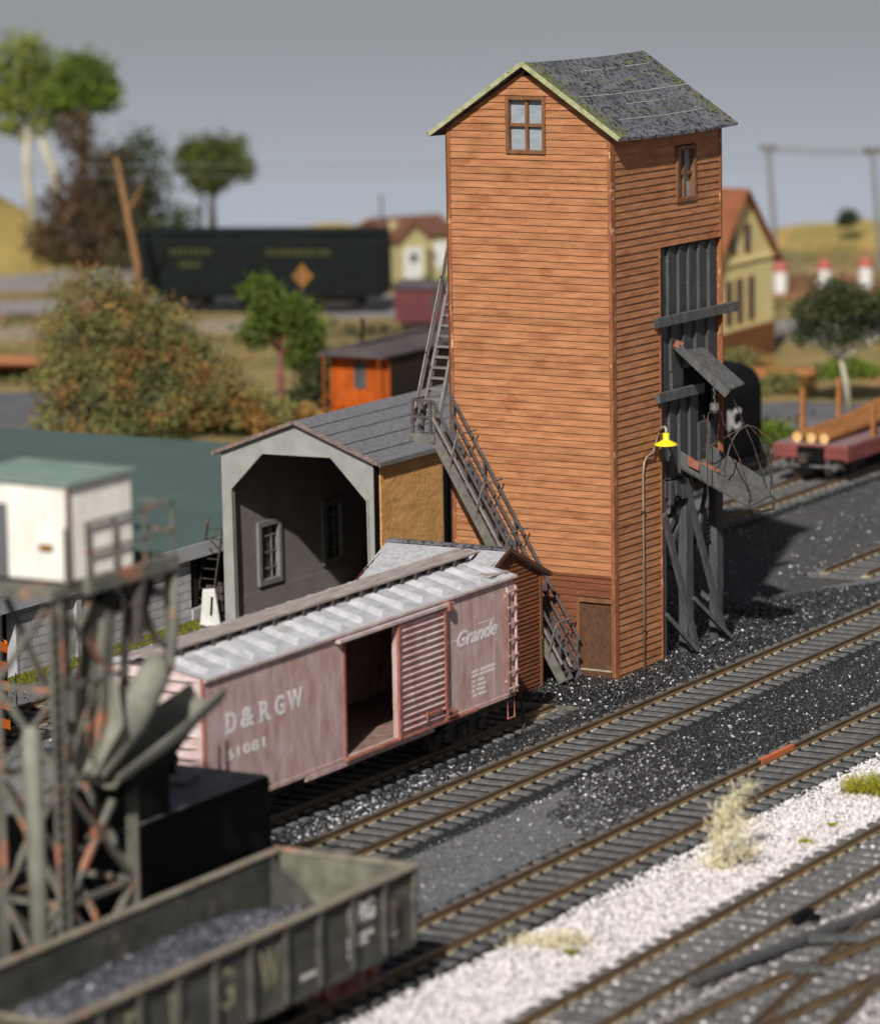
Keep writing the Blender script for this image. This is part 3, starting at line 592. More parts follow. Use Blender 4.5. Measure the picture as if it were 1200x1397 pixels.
# grey lapped boards on the loading side
def lap(name, x0, x1, z0, z1, n):
    m = MB(); w_ = (x1-x0)/n
    for i in range(n):
        a = x0+w_*i+random.uniform(-.02, .02); b = x0+w_*(i+1)+.03
        m.prism([(a, .14, 0), (a, .02, 0), (b, .12, 0), (b, .19, 0)], (0, 0, z1-z0-random.uniform(0, .03)))
        for j in range(len(m.v)-8, len(m.v)): m.v[j] = (m.v[j][0], m.v[j][1], m.v[j][2]+z0)
    return m.build(name, 'greyboard', tw)
lap('board_panel', 2.57, TD, 9.45, 11.40, 6)
lap('board_panel', 2.57, TD, 7.92, 9.33, 5)
lap('board_panel', 2.57, 4.1, 6.9, 7.95, 2)
lap('board_panel', 2.57, 4.95, 4.9, 7.2, 4)
lap('board_panel', 4.9, TD, 4.9, 6.3, 2)
lap('board_panel', 5.75, TD, 6.2, 8.0, 1)
m = MB(); m.box(2.6, TD, .19, .42, 4.9, 11.4); m.build('recess_shade', 'black', tw)  # solid black backing, painted shade of the loading opening
m = MB(); m.box(2.18, 6.9, -.16, -.02, 9.24, 9.52); m.build('beam', 'greybeam', tw, bevel=.015)
m = MB(); m.box(2.18, 2.45, -.165, -.06, 9.245, 9.515); m.build('beam_end', 'greybeam', tw, bevel=.02)
m = MB(); m.box(2.27, 4.9, -.14, -.0, 7.14, 7.42); m.build('beam', 'greybeam', tw, bevel=.015)
# loading frame legs and braces
for (x, y, w_, z1) in ((2.72, .12, .24, 4.95), (4.2, .12, .42, 4.95), (6.0, .12, .40, 4.95), (2.75, 4.95, .3, 5.0), (4.4, 4.95, .3, 5.0), (5.95, 4.95, .3, 5.0)):
    m = MB(); m.box(x-w_/2, x+w_/2, y-.13, y+.13, -.3, z1); m.build('post', 'greyboard', tw, bevel=.012)
def brace(p, q, w_=.16, h=.1): m = MB(); m.bar(p, q, w_, h); return m.build('brace', 'greybeam', tw, bevel=.01)
brace((3.85, -.06, 4.8), (6.2, -.06, -.15), .1, .24); brace((2.6, -.07, 4.0), (4.5, -.07, -.2), .1, .24)
brace((4.05, .3, 4.7), (2.85, .3, 1.0), .08, .16); brace((5.9, .3, 4.6), (4.3, .3, .8), .08, .16)
brace((2.75, -.02, 1.15), (3.95, -.35, -.05), .12, .12); brace((4.35, -.02, 1.35), (6.05, -.32, -.05), .12, .12)
brace((2.9, .2, 3.0), (4.1, .2, 4.2), .1, .2); brace((2.9, .25, 2.4), (4.4, .25, 3.8), .1, .2)
brace((2.75, .3, 1.2), (2.75, 4.8, 3.9)); brace((4.3, .3, 3.9), (4.3, 4.8, 1.0)); brace((5.95, .3, 1.0), (5.95, 4.8, 4.0))
m = MB()
for i in range(9): m.box(*(lambda x: (x, x+.18))(2.75+.18*i), -.08+random.uniform(-.03, .03), .1, 4.15+random.uniform(0, .3), 4.85)
m.build('trim_block', 'greyboard', tw)
# hood over the loading opening
m = MB(); hs = [Vector((3.42, -.05, 8.42)), Vector((5.0, -.05, 8.36)), Vector((4.72, -1.5, 7.46)), Vector((3.58, -1.5, 7.38))]
n = 5
for i in range(n):
    a = i/n; b = (i+.96)/n; A = hs[0].lerp(hs[1], a); B = hs[0].lerp(hs[1], b); C = hs[3].lerp(hs[2], a); D = hs[3].lerp(hs[2], b)
    m.prism([A, B, D, C], (0, 0, .06))
hd = m.build('hood', 'greybeam', tw, bevel=.008)
m = MB(); m.bar(hs[0]+Vector((-.06, .0, .25)), hs[3]+Vector((-.06, -.1, -.05)), .07, .22); m.build('side_board', 'greybeam', hd, bevel=.008)
m = MB(); m.bar(hs[0]+Vector((-.1, -.02, .30)), hs[0]+Vector((.02, -.16, .2)), .12, .2); m.build('rust_spot', 'rustpatch', hd)
# chute
ch = []
m = MB(); b0, b1 = Vector((3.6, -.05, 5.15)), Vector((5.1, -.05, 5.2)); t0, t1 = Vector((4.05, -1.95, 4.1)), Vector((5.35, -1.95, 4.22))
m.prism([b0, b1, t1, t0], (0, 0, .05)); ch = m.build('chute', 'greybeam', tw)
m = MB(); m.prism([b0, t0, t0+Vector((0, 0, .42)), b0+Vector((0, 0, .5))], (.06, 0, 0)); m.build('chute_side', 'greybeam', ch, bevel=.008)
m = MB(); m.prism([b1, t1, t1+Vector((0, 0, .42)), b1+Vector((0, 0, .5))], (.06, 0, 0)); m.build('chute_side', 'greybeam', ch, bevel=.008)
m = MB(); m.prism([b0+Vector((.35, -.3, .08)), b0+Vector((.9, -.3, .08)), b0+Vector((.95, -.75, -.15)), b0+Vector((.4, -.75, -.15))], (0, 0, .02)); m.prism([b0+Vector((-.004, -.25, .1)), b0+Vector((-.004, -.6, -.02)), b0+Vector((-.004, -.6, .2)), b0+Vector((-.004, -.25, .4))], (.01, 0, 0)); m.build('rust_spot', 'rustpatch', ch)
lip = [t0+Vector((0, 0, .02)), t0+Vector((.25, -.28, -.1)), t0+Vector((.75, -.38, -.1)), t1+Vector((-.1, -.2, 0)), t1+Vector((.02, 0, .05))]
m = MB(); m.tube(lip, .035, 6); m.build('lip', 'wire', ch)
hoop = []
for i in range(15):
    a = math.pi*i/14; hoop.append((4.05+(1-math.cos(a))*.72, -1.2-.75*math.sin(a*.5)**2-.0, 4.55+1.75*math.sin(a)**.8 if 0 < i < 14 else 4.5))
m = MB(); m.tube(hoop, .025, 6); m.tube([(4.75, -1.6, 6.35), (4.2, -.4, 5.6)], .02, 5); m.tube([(5.48, -1.95, 4.5), (5.6, -1.75, 5.3), (5.3, -1.65, 5.9), (4.78, -1.6, 6.3)], .028, 6); m.build('hoop', 'wire', ch)
m = MB()
for p, q in (((4.35, -1.3, 7.15), (5.3, -1.9, 4.45)), ((3.75, -1.3, 6.6), (4.35, -1.9, 4.3)), ((4.9, -.1, 6.5), (4.3, -.6, 5.3))):
    mid = Vector(p).lerp(Vector(q), .5)+Vector((.1, -.05, -.05)); m.tube([p, mid, q], .018, 5)
m.build('cable', 'wire', ch)
# pulley block with counterweight chain: hangs from the hood
pc = thing('chain_hoist', 'small pulley block and long cable with black ball weights under the tower hood', 'hoist', (TX+3.3*math.cos(TH)+1.3*math.sin(TH), TY-1.3*math.cos(TH)+3.3*math.sin(TH), 7.55), TH)
m = MB()
for i in range(4): m.tube([(0, 0, -.02-i*.1), (.03 if i % 2 else 0, .03 if not i % 2 else 0, -.07-i*.1), (0, 0, -.12-i*.1)], .018, 5)
m.build('hook', 'steel', pc)
m = MB(); m.lathe([(.05, -.42), (.13, -.46), (.14, -.62), (.08, -.72), (.0, -.73)], (0, 0, 0), 10); m.build('pulley', 'steel', pc)
m = MB()
cab = [(-.12, 0, -.62), (-.34, 0, -.68), (-.42, 0, -.95), (-.43, 0, -2.4), (-.42, 0, -3.65)]; m.tube(cab, .016, 5); m.tube([(.12, 0, -.62), (.32, .03, -.75), (.45, .1, -1.1), (.5, .2, -1.6)], .016, 5); m.build('cable', 'wire', pc)
for i, r_ in enumerate((.07, .075, .075, .075, .075, .10)):
    m = MB(); z = -3.62-.125*i-(.02 if i == 5 else 0); m.lathe([(0, r_), (r_*.7, r_*.7), (r_, 0), (r_*.7, -r_*.7), (0, -r_)], (-.42, 0, z), 10); m.build('weight', 'black', pc, smooth=True)
# lamp
lp = thing('wall_lamp', 'yellow shaded gooseneck lamp with a thin conduit down the tower wall', 'lamp', (TX, TY, 0), TH)
m = MB(); m.lathe([(.0, .30), (.09, .29), (.085, .12), (.12, .09), (.30, .0), (.335, -.035), (.32, -.05), (.0, -.045)], (2.12, -.42, 6.08), 24); m.build('lamp_shade', 'yellow', lp, smooth=True)
m = MB(); m.tube([(2.46, -.03, 6.35), (2.4, -.15, 6.47), (2.25, -.32, 6.52), (2.14, -.42, 6.45), (2.12, -.42, 6.33)], .035, 8); m.build('neck', 'plate', lp, smooth=True)
m = MB(); m.tube([(2.38, -.06, 6.33), (2.05, -.12, 6.05), (1.85, -.16, 5.85), (1.6, -.1, 5.76), (1.5, -.08, 5.62), (1.43, -.075, 5.3), (1.43, -.075, -.28)], .028, 8); m.build('conduit', 'pipe', lp, smooth=True)
for z in (4.25, .95):
    m = MB(); m.box(1.35, 1.51, -.11, -.03, z-.03, z+.03); m.build('clamp', 'wire', lp, bevel=.01)

# ------------------------------------------------------------------ outside staircase (front flight, landing, steep side flight)
st = thing('staircase', 'weathered grey outside stair climbing across the left face of the wooden tower', 'staircase', (TX, TY, 0), TH)
def beam(name, p, q, w_, h, mt, par=st): m = MB(); m.bar(p, q, w_, h); return m.build(name, mt, par, bevel=.008)
B0 = Vector((0, 1.0, -.15)); B1 = Vector((0, 5.05, 6.42)); D_ = (B1-B0)
for x, mt in ((-1.2, 'stringer'), (-.85, 'stair'), (-.32, 'stair')):
    beam('stringer', B0+Vector((x, 0, 0)), B1+Vector((x, 0, 0)), .09, .26, mt)
m = MB(); n = 30
for i in range(1, n):
    c = B0+D_*(i/n); m.box(-1.14, -.34, c.y-.13, c.y+.13, c.z-.02, c.z+.03)
m.build('tread', 'stair', st)
for x, hgt, mt in ((-1.22, .95, 'stair'), (-1.22, .50, 'stairpale'), (-.26, 1.0, 'stair'), (-.26, .52, 'stair'), (-.74, .35, 'stairpale')):
    o = Vector((x, 0, hgt)); beam('handrail', B0+o, B1+o, .06, .07, mt)
for f in (.02, .26, .5, .74, .98):
    for x in (-1.2, -.26): c = B0+D_*f; beam('baluster', c+Vector((x, 0, 0)), c+Vector((x, 0, 1.0)), .06, .06, 'stair')
for f in (.46, .66, .86, .1):
    c = B0+D_*f; m = MB(); m.tube([c+Vector((-1.25, -.0, .0)), c+Vector((-1.32, -.1, .35)), c+Vector((-1.28, -.2, .8)), c+Vector((-1.2, -.25, .98))], .028, 6); m.tube([c+Vector((-1.2, -.25, .98)), c+Vector((-.7, -.28, 1.0)), c+Vector((-.26, -.25, .98))], .025, 6); m.build('hoop', 'stringer', st)
m = MB()
for i in range(5): m.box(-1.25+.21*i, -1.06+.21*i, 4.95, 5.72, 6.30, 6.36)
m.box(-1.28, -.12, 4.95, 5.0, 6.2, 6.32); m.box(-1.3, -1.24, 4.95, 5.75, 6.22, 6.44); m.build('landing', 'stringer', st)
for p in ((-1.25, 5.68), (-1.25, 5.1), (-.75, 5.68)): beam('post', (p[0], p[1], 6.2), (p[0], p[1], 7.4), .08, .08, 'stair')
for z in (7.36, 6.9): beam('handrail', (-1.25, 5.05, z), (-1.25, 5.72, z), .06, .07, 'stair'); beam('handrail', (-1.25, 5.7, z), (-.6, 5.7, z), .06, .07, 'stair')
S0 = Vector((-.55, 0, 6.4)); S1 = Vector((1.35, 0, 10.9))
for y, mt in ((5.88, 'stairpale'), (5.35, 'stairpale')): beam('stringer', S0+Vector((0, y, 0)), S1+Vector((0, y, 0)), .08, .16, mt)
for y in (5.90,):
    for hgt in (.5, .95): beam('handrail', S0+Vector((-.25, y, hgt*.6)), S1+Vector((-.25*1, y, hgt*.6)), .05, .06, 'stairpale')
m = MB()
for i in range(1, 16):
    c = S0+(S1-S0)*(i/16); m.box(c.x-.1, c.x+.1, 5.38, 5.86, c.z-.02, c.z+.03)
m.build('tread', 'stairpale', st)
for f in (.35, .8): c = S0+(S1-S0)*f; beam('baluster', c+Vector((0, 5.9, 0)), c+Vector((-.3, 5.9, .6)), .05, .05, 'stair')
pass

# ------------------------------------------------------------------ small clapboard shed in front of the stair
sh = thing('small_shed', 'low brown clapboard shed with a pale tarpaper roof beside the boxcar', 'shed', (91.45, 50.62, -.0))
HW = 1.92; PK = 3.84; EZ = 2.98
m = MB(); ck = lambda z: (0, 2*HW) if z <= EZ+.12 else (max(0, HW-(PK-.05-z)*HW/(PK-EZ-.17)), min(2*HW, HW+(PK-.05-z)*HW/(PK-EZ-.17)))
siding(m, (-HW, 0, 0), (1, 0, 0), (0, -1, 0), 2*HW, -.3, PK-.06, row=.12, clip=ck)
siding(m, (HW, 0, 0), (0, 1, 0), (1, 0, 0), 3.5, -.3, EZ+.1, row=.12); siding(m, (-HW, 0, 0), (0, 1, 0), (-1, 0, 0), 3.5, -.3, EZ+.1, row=.12); siding(m, (-HW, 3.5, 0), (1, 0, 0), (0, 1, 0), 2*HW, -.3, PK-.06, row=.12, clip=ck)
m.build('wall', ['siding_low'], sh)
m = MB(); m.box(-HW+.05, HW-.05, .05, 3.45, -.3, EZ); m.build('light_block', 'darkbrown', sh)  # unseen filler inside the shed walls, blocks light
m = MB()
for s in (-1, 1):
    ex = HW+.38; ze = EZ-.12
    A = Vector((0, -.14, PK)); B = Vector((s*ex, -.14, PK-(PK-EZ)*ex/HW))
    m.prism([A, B, B-Vector((0, 0, .07)), A-Vector((0, 0, .07))], (0, 3.75, 0))
m.build('roof', 'tarpaper_pale', sh)
m = MB()
for s in (-1, 1):
    ex = HW+.40; m.bar((0, -.16, PK+.0), (s*ex, -.16, PK-.0-(PK-EZ)*ex/HW), .05, .12)
m.build('barge_board', 'doorbrown', sh, bevel=.01)
m = MB(); m.box(-.10, .10, -.15, 3.62, PK+.003, PK+.05); m.box(-.13, .02, -.15, 3.6, PK-.03, PK+.02); m.build('ridge_cap', 'tarpaper', sh, bevel=.01)
m = MB(); m.box(HW-.07, HW+.05, -.055, -.0, -.3, EZ); m.build('corner_board', 'trim', sh)

# track-end planks
pk = thing('buffer_planks', 'two weathered planks propped at the end of the boxcar track', 'planks', (89.6, 49.0, -.28))
for p, q in (((-1.0, 1.4, .6), (1.6, -.6, .02)), ((-1.2, -.3, .05), (1.1, -.5, .08))): m = MB(); m.bar(p, q, .2, .1); m.build('plank', 'stringer', pk, bevel=.01)
pl = thing('broken_post', 'short rusty broken post standing by the boxcar ladder', 'post', (88.1, 48.3, -.3)); m = MB(); m.tube([(0, 0, 0), (.02, 0, .5), (-.05, .05, 1.0)], .05, 6); m.build('post', 'truck', pl); m = MB(); m.box(-.35, .3, -.12, .1, 0, .1); m.build('base', 'stringer', pl)

# ------------------------------------------------------------------ grey open shed
gs = thing('grey_shed', 'grey plaster open fronted engine shed with a tarpaper gable roof', 'shed', (97.2, 58.06, 0))
GW = 5.24; GL = 12.8; GE = 4.95; GA = 5.90; GR = 2.61
m = MB()
outer = [(0, -.3), (0, GE), (GR, GA), (GW, GE), (GW, -.3)]
inn = [(.19, -.3), (.23, 3.81), (1.43, 5.02), (3.79, 5.00), (4.90, 3.88), (4.86, -.3)]
def P_(yz, x): return (x, yz[0], yz[1])
def ring(x):  # polygon pieces of the portal
    return [[outer[0], outer[1], inn[1], inn[0]], [outer[1], outer[2], inn[2], inn[1]], [outer[2], inn[3], inn[2]], [outer[2], outer[3], inn[4], inn[3]], [outer[3], outer[4], inn[5], inn[4]]]
for poly in ring(0):
    m.prism([P_(p, 0) for p in poly], (.16, 0, 0))
m.build('portal', 'concrete', gs)
m = MB()
for a, b in zip(inn[:-1], inn[1:]): m.bar((-.03, a[0], a[1]), (-.03, b[0], b[1]), .05, .07)
m.build('portal_trim', 'concrete', gs, bevel=.01)
# inner left wall with window openings
m = MB()
def wallrects(mb, u0, u1, z0, z1, ops, place):
    us = sorted({u0, u1, *[o[0] for o in ops], *[o[1] for o in ops]}); zs = sorted({z0, z1, *[o[2] for o in ops], *[o[3] for o in ops]})
    for a, b in zip(us[:-1], us[1:]):
        for c, d in zip(zs[:-1], zs[1:]):
            if any(o[0] <= a and b <= o[1] and o[2] <= c and d <= o[3] for o in ops): continue
            place(mb, a, b, c, d)
ops = [(1.60, 2.92, .62, 2.58), (5.30, 6.55, .68, 2.66)]
wallrects(m, .16, GL, .5, GE-.02, ops, lambda mb, a, b, c, d: mb.box(a, b, GW-.14, GW, c, d))
m.box(.16, GL, GW-.165, GW, -.3, .5); m.build('inner_wall', 'inner', gs)
for o in ops: sashwindow(gs, (o[0], GW-.15, o[2]), (1, 0, 0), (0, -1, 0), o[1]-o[0], o[3]-o[2], 3, 4, 'frame_grey', 'darkpane', fw=.17, mw=.035, depth=.12)
m = MB(); m.box(.16, GL, .02, .14, -.3, GE-.02); m.build('inner_wall', 'inner', gs)
m = MB(); m.box(GL, GL+.12, 0, GW, -.3, GE); m.prism([(GL, 0, GE), (GL, GW, GE), (GL, GR, GA-.05)], (.12, 0, 0)); m.build('back_wall', 'inner', gs)
m = MB(); m.box(.24, 3.85, -.06, .02, -.3, GE-.10); m.build('timber_cladding', 'osb', gs)
m = MB(); m.box(.0, .24, -.02, .03, -.3, GE-.02); m.box(3.85, 4.05, -.10, .02, -.3, GE-.02); m.box(4.05, GL, -.01, .02, -.3, GE-.02); m.build('corner_post', 'black', gs)  # black strips and a plain black sheet along the side wall
m = MB(); m.tube([(4.25, -.2, -.3), (4.25, -.2, GE-.1)], .045, 8); m.build('downpipe', 'steel', gs)
roof2(gs, -.12, GL+.3, -.22, GR, GW+.22, GE-.02, GA+.12, .08, 'tarpaper_mid', sag=.0)
m = MB(); kk = (GA+.12-GE+.02)/(GR+.22)
for f in (.2, .42, .63, .82):
    y = -.22+(GR+.22)*f; z = GE-.02+(GA+.14-GE)*f
    for i in range(12):
        x = -.1+1.07*i; m.bar((x, y+random.uniform(-.012, .012), z+.012), (x+1.06, y+random.uniform(-.012, .012), z+.012), .02, .014)
m.build('seam', 'black', gs)
m = MB(); m.box(-.1, GL+.2, -.25, -.222, GE-.13, GE-.0); m.build('fascia', 'frame_grey', gs)
m = MB(); m.bar((-.15, -.22, GE-.04), (-.15, GR, GA+.08), .06, .12); m.bar((-.15, GW+.24, GE-.04), (-.15, GR, GA+.08), .06, .12); m.build('barge_board', 'edgewood', gs, bevel=.01)

# items by the shed's left corner
wb = thing('white_panel', 'white board leaning on the left corner of the grey shed', 'board', (97.0, 63.55, -.3)); m = MB(); m.prism([(0, -.18, 0), (0, .52, -.0), (0, .40, 1.1), (0, 0, 1.15)], (.08, 0, 0)); m.build('panel', 'white', wb, bevel=.01); m = MB(); m.bar((-.03, .1, .35), (-.03, .05, .9), .05, .05); m.build('handle', 'black', wb); m = MB(); m.box(-.06, .1, -.2, .62, 0, .06); m.build('foot', 'white', wb)
ld = thing('ladder', 'thin dark ladder leaning in the doorway beside the grey shed', 'ladder', (97.6, 63.9, -.3))
for dy in (0, .55): m = MB(); m.bar((0, dy+.1, .6), (.2, dy-.25, 3.1), .05, .05); m.build('rail', 'wire', ld)
m = MB()
for i in range(8): f = i/8; m.bar((.2*f, .1-.35*f, .7+2.4*f), (.2*f, .65-.35*f, .7+2.4*f), .03, .03)
m.build('rung', 'wire', ld)
cr = thing('crate', 'dark slatted crate in the doorway beside the grey shed', 'crate', (98.0, 63.95, -.3))
m = MB()
for z in (0.05, .35, .65, .9): m.box(-.35, .35, -.3, -.25, z, z+.18); m.box(-.37, -.32, -.3, .3, z, z+.18)
for x in (-.33, .3): m.box(x, x+.05, -.24, .3, 0, 1.1)
m.build('slats', 'truck', cr); m = MB(); m.box(-.3, .28, -.2, .28, .05, 1.0); m.build('contents', 'black', cr)
tb = thing('toolbox', 'pale box lying behind the legs of the tower loading frame', 'box', (TX+3.6, TY+2.7, -.25)); m = MB(); m.prism([(-.5, -.3, 0), (.5, -.3, 0), (.5, -.1, 1.3), (-.3, -.1, 1.5)], (0, .4, 0)); m.build('case', 'white', tb, bevel=.02); m = MB(); m.box(-.1, .1, -.36, -.3, .5, .6); m.build('latch', 'steel', tb)

# ------------------------------------------------------------------ dusty red boxcar
def truck(par, x, y, mt='truck', r=.40):
    t = bpy.data.objects.new('truck', None); COL.objects.link(t); t.parent = par; t.location = (x, y, 0); t.empty_display_size = .2
    for s in (-1, 1):
        m = MB(); yy = s*.98
        m.prism([(-1.25, yy-.06, .36), (-1.25, yy-.06, .50), (-.95, yy-.06, .62), (-.5, yy-.06, .74), (.5, yy-.06, .74), (.95, yy-.06, .62), (1.25, yy-.06, .50), (1.25, yy-.06, .36), (.85, yy-.06, .34), (.45, yy-.06, .14), (-.45, yy-.06, .14), (-.85, yy-.06, .34)], (0, .12, 0))
        for dx in (-.2, 0, .2): m.tube([(dx, yy-.1*s*-1, .2), (dx, yy+.1*s, .6)], .07, 8); m.tube([(dx, yy+.1*s, .22), (dx, yy+.1*s, .6)], .075, 8)
        for dx in (-.87, .87): m.tube([(dx, yy-.0, .42), (dx, yy+.16*s, .42)], .16, 10)
        m.build('side_frame', mt, t, bevel=.01)
    for dx in (-.87, .87):
        m = MB()
        for s in (-1, 1): m.tube([(dx, s*.70-.06, r), (dx, s*.70+.06, r)], r, 20); m.tube([(dx, s*.63-.02, r), (dx, s*.63+.02, r)], r+.04, 20)
        m.tube([(dx, -.7, r), (dx, .7, r)], .07, 8); m.build('wheelset', 'truck', t)
    m = MB(); m.box(-.18, .18, -1.0, 1.0, .38, .62); m.build('bolster', mt, t)
    return t
def coupler(par, x, y, s):
    m = MB(); m.box(min(x, x+s*.5), max(x, x+s*.5), y-.08, y+.08, .72, .92); m.box(min(x+s*.45, x+s*.75), max(x+s*.45, x+s*.75), y-.14, y+.14, .66, .98); m.build('coupler', 'truck', par, bevel=.02)
bx = thing('boxcar', 'dusty oxide red boxcar with its side door half open beside the tower', 'boxcar', (72.55, 47.87, 0))
BL, BW, BZ0, BZ1, BR_ = 14.38, 3.05, .98, 4.10, 4.44
D0, D1, D2 = 6.05, 8.36, 10.72
m = MB()
wallrects(m, 0, BL, BZ0+.12, BZ1, [(D0, D1, 1.10, 3.88)], lambda mb, a, b, c, d: mb.box(a, b, 0, .06, c, d))
m.build('side_wall', 'oxide', bx)
m = MB(); m.box(0, BL, BW-.06, BW, BZ0+.1, BZ1); m.build('side_wall', 'oxide', bx)
m = MB(); m.box(.0, .08, .062, BW-.062, BZ0+.1, BZ1-.02); m.prism([(0, .0, BZ1-.02), (0, BW, BZ1-.02), (0, BW/2, BR_-.03)], (.08, 0, 0))
for z in np.arange(BZ0+.25, BZ1+.1, .255):   # horizontal pressed ribs
    A = []; n = 9
    for i in range(n+1):
        f = i/n; hh = .085*math.sin(math.pi*min(1, max(0, f*1.02)))**.35 if 0 < f < 1 else 0; A.append((f, hh))
    for (f, hh), (f2, h2) in zip(A[:-1], A[1:]):
        y1 = .1+(BW-.2)*f; y2 = .1+(BW-.2)*f2
        m.quad((-.0, y1, z-hh), (-.0, y2, z-h2), (-.10 if h2 else 0, y2, z), (-.10 if hh else 0, y1, z)); m.quad((-.10 if hh else 0, y1, z), (-.10 if h2 else 0, y2, z), (0, y2, z+h2), (0, y1, z+hh))
m.build('end_wall', 'oxide_dust', bx)
m = MB(); m.box(BL-.08, BL, .062, BW-.062, BZ0+.1, BZ1-.02); m.prism([(BL-.08, 0, BZ1-.02), (BL-.08, BW, BZ1-.02), (BL-.08, BW/2, BR_-.03)], (.08, 0, 0))
for z in np.arange(BZ0+.3, BZ1, .3): m.tube([(BL+.02, .15, z), (BL+.02, BW-.15, z)], .05, 6)
m.build('end_wall', 'oxide', bx)
m = MB(); m.tube([(BL+.0, .03, BZ0+.1), (BL, .03, BZ1)], .05, 8); m.tube([(0, .03, BZ0+.1), (0, .03, BZ1)], .05, 8); m.build('corner_post', 'oxide_red', bx)
m = MB(); m.box(.06, BL-.06, .07, BW-.07, 1.0, 1.1); m.build('floor', 'floorwood', bx)
m = MB(); m.box(6.3, 8.2, 2.2, 2.35, 1.1, 1.55); m.box(6.2, 6.5, 2.1, 2.5, 1.55, 1.9); m.bar((6.2, .9, 1.14), (8.6, 1.9, 1.3), .12, .06); m.build('loose_board', 'floorwood', bx)
m = MB(); m.box(-.01, BL+.01, -.012, .05, BZ0-.0, BZ0+.12); m.box(4.2, 10.2, -.02, .04, BZ0-.12, BZ0); m.build('sill', 'oxide', bx, bevel=.01)
m = MB(); m.box(1, BL-1, BW/2-.25, BW/2+.25, .6, .97); m.box(5.5, 8.8, .7, 1.3, .55, .95); m.build('underframe', 'black', bx)
m = MB()
for x in (1.2, 2.42, 3.64, 4.86, 11.1, 12.3, 13.3):
    m.box(x-.012, x+.012, -.004, 0, BZ0+.14, BZ1-.08)
    for j in range(26): z = BZ0+.2+.11*j; m.box(x+.045, x+.065, -.011, 0, z, z+.02)
tag(m.build('rivet_seam', 'oxide', bx), kind='stuff')
m = MB(); rr = random.Random(9)
for j in range(90): x = .08+j*.16; m.box(x, x+.02, -.020, -.012, BZ0+.05, BZ0+.07)
tag(m.build('rivet', 'oxide_red', bx), kind='stuff')
# roof with pressed panels
m = MB()
for s, y0 in ((1, -.06), (-1, BW+.06)):
    m.quad((-.05, y0, BZ1), (BL+.05, y0, BZ1), (BL+.05, BW/2, BR_), (-.05, BW/2, BR_)); m.quad((-.05, y0, BZ1-.05), (BL+.05, y0, BZ1-.05), (BL+.05, y0, BZ1), (-.05, y0, BZ1))
rfb = m.build('roof', 'roofdust', bx)
n = 15
for i in range(n):
    x = .45+(BL-.9)*i/(n-1)
    for y0, y1 in ((.05, BW/2-.42), (BW-.05, BW/2+.42)):
        m = MB(); za = BZ1+.02; zb = BR_-.07; w0 = .26; c = .10
        L0 = Vector((x-w0, y0, za)); L1 = Vector((x-w0*.75, y1, zb)); R0 = Vector((x+w0, y0, za)); R1 = Vector((x+w0*.75, y1, zb)); T0 = Vector((x, y0+(y1-y0)*.12, za+(zb-za)*.12+c)); T1 = Vector((x, y0+(y1-y0)*.9, za+(zb-za)*.9+c))
        m.add([L0, L1, R0, R1, T0, T1], [(0, 4, 5, 1), (4, 2, 3, 5), (0, 2, 4), (1, 5, 3)])
        m.build('roof_rib', 'roofdust', rfb)
m = MB(); m.box(-.06, BL+.06, -.075, -.04, BZ1-.07, BZ1+.0)
for i in range(60): x = .1+i*.24; m.box(x, x+.05, -.085, -.07, BZ1-.05, BZ1-.02)
m.build('eave_strip', 'oxide_dust', bx)
m = MB()
for j in range(3): m.box(-.35, BL+.38, BW/2-.36+.245*j, BW/2-.36+.225+.245*j, BR_+.09, BR_+.14)
wk = m.build('running_board', 'walkwood', bx)
for i in range(22): m = MB(); x = .2+i*.66; m.box(x, x+.06, BW/2-.38, BW/2+.38, BR_-.05, BR_+.088); m.build('bracket', 'truck', wk)
m = MB(); m.tube([(BL+.45, BW/2-.25, BR_+.1), (BL+.55, BW/2-.1, BR_-.05), (BL+.5, BW/2+.1, BR_-.25)], .03, 6); m.tube([(BL+.35, BW/2+.2, BR_+.15), (BL+.5, BW/2, BR_+.2), (BL+.4, BW/2-.3, BR_+.1)], .025, 6); m.build('brake_rod', 'truck', wk)
m = MB(); m.box(BL-1.0, BL-.1, .1, 1.1, BR_-.26, BR_-.22); m.build('roof_step', 'walkwood', rfb)
# doors: closed corrugated leaf, posts, tracks
m = MB(); x0, x1 = D1+.03, D2
m.box(x0, x1, -.05, .0, 1.05, 3.92)
n = 17
for i in range(n):
    z = 1.2+2.62*i/(n-1)
    m.prism([(x0+.14, -.05, z-.06), (x0+.14, -.12, z+.015), (x0+.14, -.05, z+.05)], (x1-x0-.25, 0, 0))
dr = m.build('door', 'oxide', bx)
m = MB()
for x in (x0-.02, x1-.1): m = MB(); m.box(x, x+.12, -.13, -.052, 1.04, 3.93); m.build('door_stile', 'oxide_red', dr, bevel=.01)
m = MB(); m.box(9.6, 10.4, -.15, -.05, 1.35, 1.42); m.tube([(9.6, -.17, 1.25), (9.6, -.17, 1.5)], .025, 6); m.box(10.62, 10.86, -.17, -.03, 1.2, 1.32); m.build('latch', 'oxide_red', dr)
m = MB(); m.box(D0-.45, x1+.3, -.16, -.0, 3.90, 3.99); m.build('door_track', 'oxide_dust', bx, bevel=.01)
m = MB(); m.box(x1+.02, x1+.18, -.2, -.0, 3.80, 4.02); m.box(x1-.05, x1+.42, -.17, -.0, 1.12, 1.26); m.build('door_stop', 'oxide_red', bx, bevel=.01)
m = MB(); m.box(D0-.1, 12.3, -.12, .0, 1.0, 1.07); m.build('door_track', 'oxide_red', bx, bevel=.01)
m = MB(); m.box(D0-.09, D0, -.03, .08, 1.07, 3.9); m.build('door_post', 'oxide_red', bx)
